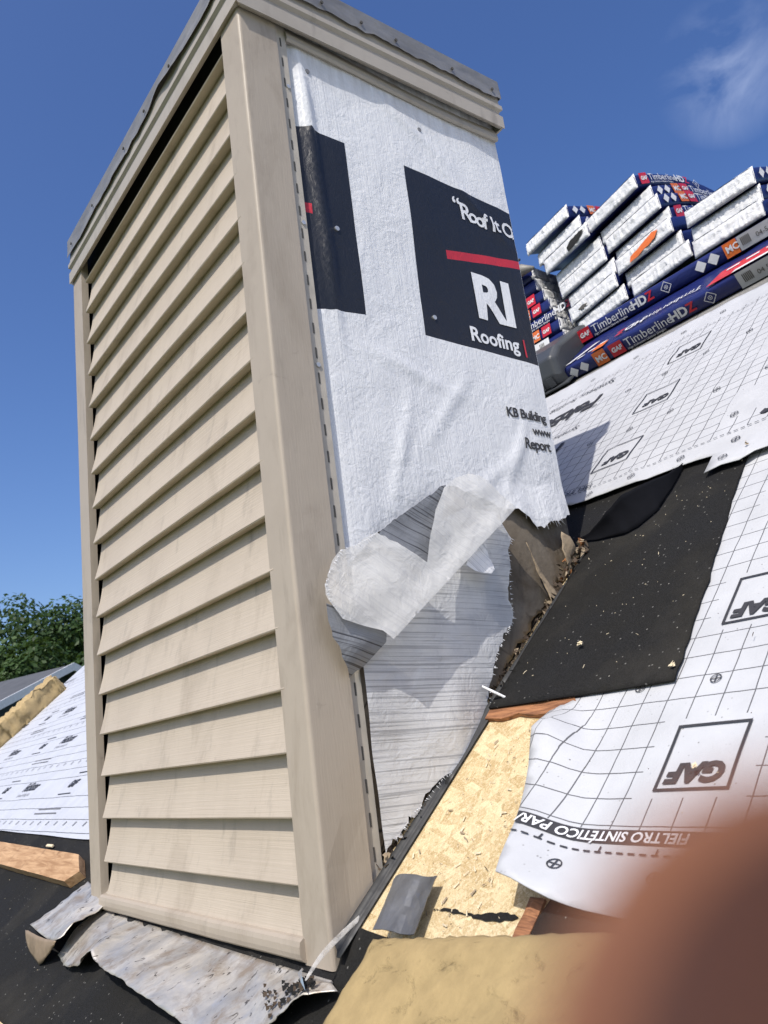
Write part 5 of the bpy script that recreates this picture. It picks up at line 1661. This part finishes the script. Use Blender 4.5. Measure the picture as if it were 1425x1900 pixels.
# left pile, lengthwise, half behind the chimney
Pz = [1.905, 1.970, 2.030, 2.092, 2.155, 2.225, 2.292]
for k in range(7):
    ys = 2.05
    y_end = [0.93, 0.94, 0.955, 0.975, 1.00, 1.03, 1.045][k]
    L_ = 1.02
    fr0 = (lambda y1, z: (lambda s: (Vector((2.315 + 0.01 * math.sin(z * 90), y1 + L_ - s, z)), Vector((0, -1, 0)), Vector((1, 0, 0)), Vector((0, 0, 1)))))(far(y_end, 0)[0], far(0, Pz[k])[1])
    fn = lambda X, Y, lay=0, fr0=fr0: fr0(X)[0] - Vector((0.145 + 0.006 + .0015 * lay, 0, 0)) + Vector((0, 0, Y))
    if k in (6, 5, 2): mk = lambda m_, fn=fn, k=k: big_logo(m_, fn, 0.45 if k > 3 else 0.74, TH)
    elif k == 0:
        def mk(m_, fn=fn):
            put_poly(m_, [(0.76, 0.004), (0.93, 0.004), (0.93, TH), (0.76, TH)], fn, 0, 0.03)
            for q in range(4): put_poly(m_, [(0.87 + q * .008, TH * .4), (0.874 + q * .008, TH * .4), (0.874 + q * .008, TH * .8), (0.87 + q * .008, TH * .8)], lambda X, Y: fn(X, Y, 1), 4, 0.05)
    else: mk = lambda m_, fn=fn: marks_row(m_, lambda X, Y, l=0: fn(0.74 + X, Y, l), 0.3, TH) if False else pile_marks(m_, fn)
    def pile_marks(m_, fn):
        r = TH * .36; cx = 0.80
        put_poly(m_, [(cx - r, TH / 2), (cx, TH / 2 - r), (cx + r, TH / 2), (cx, TH / 2 + r)], fn, 0, 0.03)
        put_poly(m_, [(0.84, 0.006), (0.895, 0.006), (0.895, TH * .95), (0.84, TH * .95)], fn, 2, 0.03)
        put_text(m_, 'MC', TH * .5, lambda X, Y: fn(0.847 + X, TH * .3 + Y, 1), 0, bold=.001)
        put_poly(m_, [(0.91, 0.006), (0.965, 0.006), (0.965, TH * .95), (0.91, TH * .95)], fn, 1, 0.03)
        put_text(m_, 'GAF', TH * .36, lambda X, Y: fn(0.916 + X, TH * .36 + Y, 1), 0, bold=.001)
    pos = ordn[k] if k < 6 else 'topmost'
    bundle('shingle_bundle', fr0, 0.29, TH, L_, mk, 'dark blue shingle bundle, %s in the pile half hidden behind the chimney' % pos, 'dark blue bundles piled behind the chimney', 90 + k, 'film')
# tears and marks on single bundles
def on_end(e, fr, poly, name, mat, lift=0.014):
    c, T, W_, N = fr(0)
    mb = sheet(poly, 0.012, lambda u, v: c + W_ * u + N * v - T * (lift - 0.004 * abs(v - 0.03) / .03 - LEAN * (v - TH / 2)), jit=0.004, seed=3)
    return link(name, orient(mb.mesh(name), -T), mat, e, smooth=True)
fr5 = cross_frame(Lx[5] + 0.07, far(Ly[5], 0)[0] - 0.145, far(0, Lz[5])[1] + 0.014, 0.15, 0.0, 0.9)
on_end(left_stack[5], fr5, [(-0.125, 0.045), (-0.10, 0.052), (-0.04, 0.046), (-0.015, 0.030), (-0.02, 0.008), (-0.06, 0.012), (-0.10, 0.022)], 'torn_hole', 'dark')
fr2 = cross_frame(Mx[2] + 0.07, far(My[2], 0)[0] - 0.15, far(0, Mz[2])[1] + 0.014, 0.124, -0.02, 0.9)
on_end(mid[2], fr2, [(-0.09, 0.050), (-0.06, 0.058), (0.06, 0.030), (0.07, 0.010), (0.03, 0.010), (-0.07, 0.028)], 'orange_label', 'borange', 0.015)
fr4 = cross_frame(Lx[1] + 0.07, far(Ly[1], 0)[0] - 0.145, far(0, Lz[1])[1] + 0.014, 0.15, 0.0, 0.9)
on_end(left_stack[1], fr4, [(0.02, 0.03), (0.05, 0.04), (0.08, 0.034), (0.05, 0.02)], 'torn_hole', 'slot')
# dark box peeping over behind the middle stack
mb = MB()
mb.box((2.65, 0.50, 2.50), (2.95, 0.80, 2.585))
tag(mb.build('ridge_box', 'plastic', bevel=0.02), 'small dark box peeping over the bundles behind the middle stack', 'box')
# tool on the left pile
tl = empty('nail_gun', (2.2, 1.16, 2.355), 'grey and teal nail gun lying on the pile behind the chimney', 'nail gun')
mb = MB(); mb.tube([(2.12, 1.32, 2.40), (2.12, 1.22, 2.405), (2.12, 1.12, 2.385), (2.12, 1.05, 2.358)], [0.03, 0.038, 0.03, 0.008], 10); mb.build('gun_body', 'toolgrey', tl, smooth=True)
mb = MB(); mb.tube([(2.10, 1.22, 2.43), (2.10, 1.15, 2.437), (2.10, 1.105, 2.43)], [0.009, 0.012, 0.006], 8); mb.build('gun_handle', 'plastic', tl, smooth=True)
mb = MB(); mb.tube([(2.085, 1.20, 2.395), (2.085, 1.13, 2.385)], [0.018, 0.014], 8); mb.build('gun_cap', 'teal', tl, smooth=True)

# ---------------------------------------------------------------- neighbour's house, trees
def place(d, el_dir): return CAM + Vector(el_dir) * d
pk = place(15.0, (0.262, 0.957, 0.121))
az = R_(110)
rd_ = Vector((math.cos(az), math.sin(az), 0)); lf = Vector((-math.sin(az), math.cos(az), 0))
hs_ = empty('neighbour_house', (pk.x, pk.y, -5.2), 'neighbouring house with a grey shingle roof and white rake trim', 'house')
pit = math.tan(R_(24)); half = 5.0; LEN = 12.0
def HP(l, d, z): return pk + lf * l + rd_ * d + Vector((0, 0, z))
mb = MB()
for sg in (1, -1):
    vs = [HP(0, -.3, 0), HP(0, LEN, 0), HP(sg * half * 1.08, LEN, -half * 1.08 * pit), HP(sg * half * 1.08, -.3, -half * 1.08 * pit)]
    vs += [v - Vector((0, 0, .12)) for v in vs]
    mb.add(vs, [(0, 1, 2, 3), (4, 7, 6, 5), (0, 4, 5, 1), (1, 5, 6, 2), (2, 6, 7, 3), (3, 7, 4, 0)])
rf_ = mb.build('roof', 'houseroof', hs_)
mb = MB()
mb.extr([(-half, -7.5), (half, -7.5), (half, -half * pit - .1), (0, -.13), (-half, -half * pit - .1)], lambda p, t: HP(p[0], t, p[1]), [0, LEN - .3])
mb.build('wall', 'housewall', hs_)
mb = MB()
for sg in (1, -1):
    vs = [HP(0, -.34, 0.02), HP(sg * half * 1.1, -.34, -half * 1.1 * pit + .02), HP(sg * half * 1.1, -.34, -half * 1.1 * pit - .11), HP(0, -.34, -.11)]
    vs += [v + rd_ * .04 for v in vs]
    mb.add(vs, [(0, 1, 2, 3), (4, 7, 6, 5), (0, 4, 5, 1), (1, 5, 6, 2), (2, 6, 7, 3), (3, 7, 4, 0)])
mb.build('rake_trim', 'housetrim', hs_)
mb = MB(); c = HP(1.25, 1.6, -1.25 * pit)
mb.box((c.x - .16, c.y - .16, c.z - .1), (c.x + .16, c.y + .16, c.z + .16)); mb.build('roof_vent', 'plastic', rf_, bevel=.04)
mb = MB(); c = HP(1.2, 2.9, -1.2 * pit); mb.tube([c, c + Vector((0, 0, .4))], 0.06, 10); mb.build('vent_pipe', 'plastic', rf_)

def tree(base, h, r, label, seed, nleaf):
    rd = random.Random(seed)
    e = empty('broadleaf_tree', base, label, 'tree', 'trees behind the roof')
    mb = MB()
    b = Vector(base)
    mb.tube([b, b + Vector((.1, 0, h * .3)), b + Vector((0, .15, h * .55)), b + Vector((.2, 0, h * .8))], [r * .10, r * .085, r * .06, r * .02], 9)
    for q in range(7):
        t = rd.uniform(.3, .65); a = rd.uniform(0, 6.28)
        p0 = b + Vector((0, 0, h * t)); p2 = p0 + Vector((math.cos(a) * r * .7, math.sin(a) * r * .7, h * .22))
        mb.tube([p0, (p0 + p2) / 2 + Vector((0, 0, -.1)), p2], [r * .045, r * .03, r * .012], 6)
    mb.build('trunk', 'bark', e, smooth=True)
    clumps = []
    for q in range(46):
        while True:
            p = Vector((rd.uniform(-1, 1), rd.uniform(-1, 1), rd.uniform(-1, 1)))
            if 0.25 < p.length < 1: break
        p = p.normalized() * (p.length ** .35)
        clumps.append((b + Vector((p.x * r, p.y * r, h * .62 + p.z * h * .36)), r * rd.uniform(.16, .36), rd.uniform(.1, 1)))
    vs, fs, tint = [], [], []
    for i in range(nleaf):
        c, cr_, tn = clumps[rd.randrange(len(clumps))]
        d = Vector((rd.gauss(0, 1), rd.gauss(0, 1), rd.gauss(0, 1))).normalized()
        p = c + d * cr_ * rd.random() ** .3
        s = rd.uniform(.04, .13)
        n_ = (d + Vector((rd.gauss(0, .5), rd.gauss(0, .5), rd.gauss(.4, .5)))).normalized()
        u = n_.orthogonal().normalized(); u = Matrix.Rotation(rd.uniform(0, 6.28), 3, n_) @ u; v = n_.cross(u)
        k = len(vs)
        vs += [p - u * s, p + v * s * .6, p + u * s, p - v * s * .6]
        fs.append((k, k + 1, k + 2, k + 3))
        tint += [max(0, min(1, tn * .6 + rd.random() * .45))] * 4
    me = bpy.data.meshes.new('crown')
    me.from_pydata([tuple(v) for v in vs], [], fs)
    at = me.attributes.new('tint', 'FLOAT', 'POINT'); at.data.foreach_set('value', tint)
    link('crown', me, 'leaf', e)
for (px_dir, D, top, r, lab, sd, nl) in (((0.235, 0.954), 33, 0.190, 3.6, 'broad dark green tree rising above the far roof edge', 1, 52000),
                                          ((0.290, 0.945), 31, 0.183, 3.2, 'green tree partly hidden by the chimney corner', 2, 46000),
                                          ((0.185, 0.965), 30, 0.150, 3.0, 'lower green tree at the left picture edge', 3, 42000),
                                          ((0.335, 0.92), 36, 0.17, 3.6, 'green tree standing wholly behind the chimney', 4, 3000),
                                          ((0.12, 0.97), 34, 0.16, 3.6, 'green tree farther left beyond the neighbouring house', 5, 3000)):
    p = CAM + Vector((px_dir[0], px_dir[1], 0)) * D
    tz = CAM.z + top * D
    tree((p.x, p.y, -5.2), tz + 5.2, r, lab, sd, nl)

# ---------------------------------------------------------------- photographer's finger, close to the lens
def CP(x, y, z): return CAM + (RIGHT * x + DOWN * y + FWD * z) * 0.001     # millimetres right, down, ahead
pe = empty('person', CP(150, 120, -40), 'blurred fingertip of the photographer covering the lower right corner', 'person')
def finger_mesh():
    bm = bmesh.new()
    # palm box first, then fingers as chains: skin modifier grows one surface
    J = {}
    def v(k, p, r): J[k] = (CP(*p), r)
    v('palm', (112, 46, -20), 22); v('wrist', (150, 86, -44), 24); v('arm', (215, 155, -92), 32)
    v('k1', (80, 30, -2), 12); v('i2', (54, 21, 9), 12); v('i3', (30, 21.5, 14), 12.6); v('i4', (13, 16.0, 15), 12.4); v('i5', (1.8, 14.0, 15.2), 10.9)
    v('k2', (88, 14, -14), 12); v('m2', (62, -6, -10), 11.2); v('m3', (36, -14, -5), 10.4); v('m4', (12, -17, -3.5), 10.2); v('m5', (-12, -18, -3.5), 9.0)  # unseen finger above the lens, added to keep sun off the fingertip
    v('k3', (100, 62, -6), 11); v('r2', (82, 70, 6), 10.5); v('r3', (64, 72, -2), 9.8); v('r4', (58, 70, -16), 9)
    v('k4', (112, 78, -12), 10); v('p2', (98, 88, 0), 9.4); v('p3', (84, 90, -8), 8.6); v('p4', (80, 86, -19), 8)
    v('t1', (98, 34, -38), 13); v('t2', (80, 26, -50), 11.5); v('t3', (62, 24, -54), 10.4); v('t4', (50, 24, -54), 9.4)
    E = [('palm', 'wrist'), ('wrist', 'arm'), ('palm', 'k1'), ('k1', 'i2'), ('i2', 'i3'), ('i3', 'i4'), ('i4', 'i5'), ('palm', 'k2'), ('k2', 'm2'), ('m2', 'm3'), ('m3', 'm4'), ('m4', 'm5'),
         ('palm', 'k3'), ('k3', 'r2'), ('r2', 'r3'), ('r3', 'r4'), ('palm', 'k4'), ('k4', 'p2'), ('p2', 'p3'), ('p3', 'p4'), ('palm', 't1'), ('t1', 't2'), ('t2', 't3'), ('t3', 't4')]
    ks = list(J)
    me = bpy.data.meshes.new('hand')
    me.from_pydata([tuple(J[k][0]) for k in ks], [(ks.index(a), ks.index(b)) for a, b in E], [])
    o = link('hand', me, 'skin', pe)
    md = o.modifiers.new('skin', 'SKIN'); md.use_smooth_shade = True
    lay = me.skin_vertices[0] if me.skin_vertices else None
    if lay is None:
        bm = bmesh.new(); bm.from_mesh(me); bm.verts.layers.skin.verify(); bm.to_mesh(me); bm.free()
        lay = me.skin_vertices[0]
    for i, k in enumerate(ks):
        r = J[k][1] * 0.001
        lay.data[i].radius = (r, r)
        lay.data[i].use_root = (k == 'palm')
    sb = o.modifiers.new('sub', 'SUBSURF'); sb.levels = 2; sb.render_levels = 3
    return o
finger_mesh()
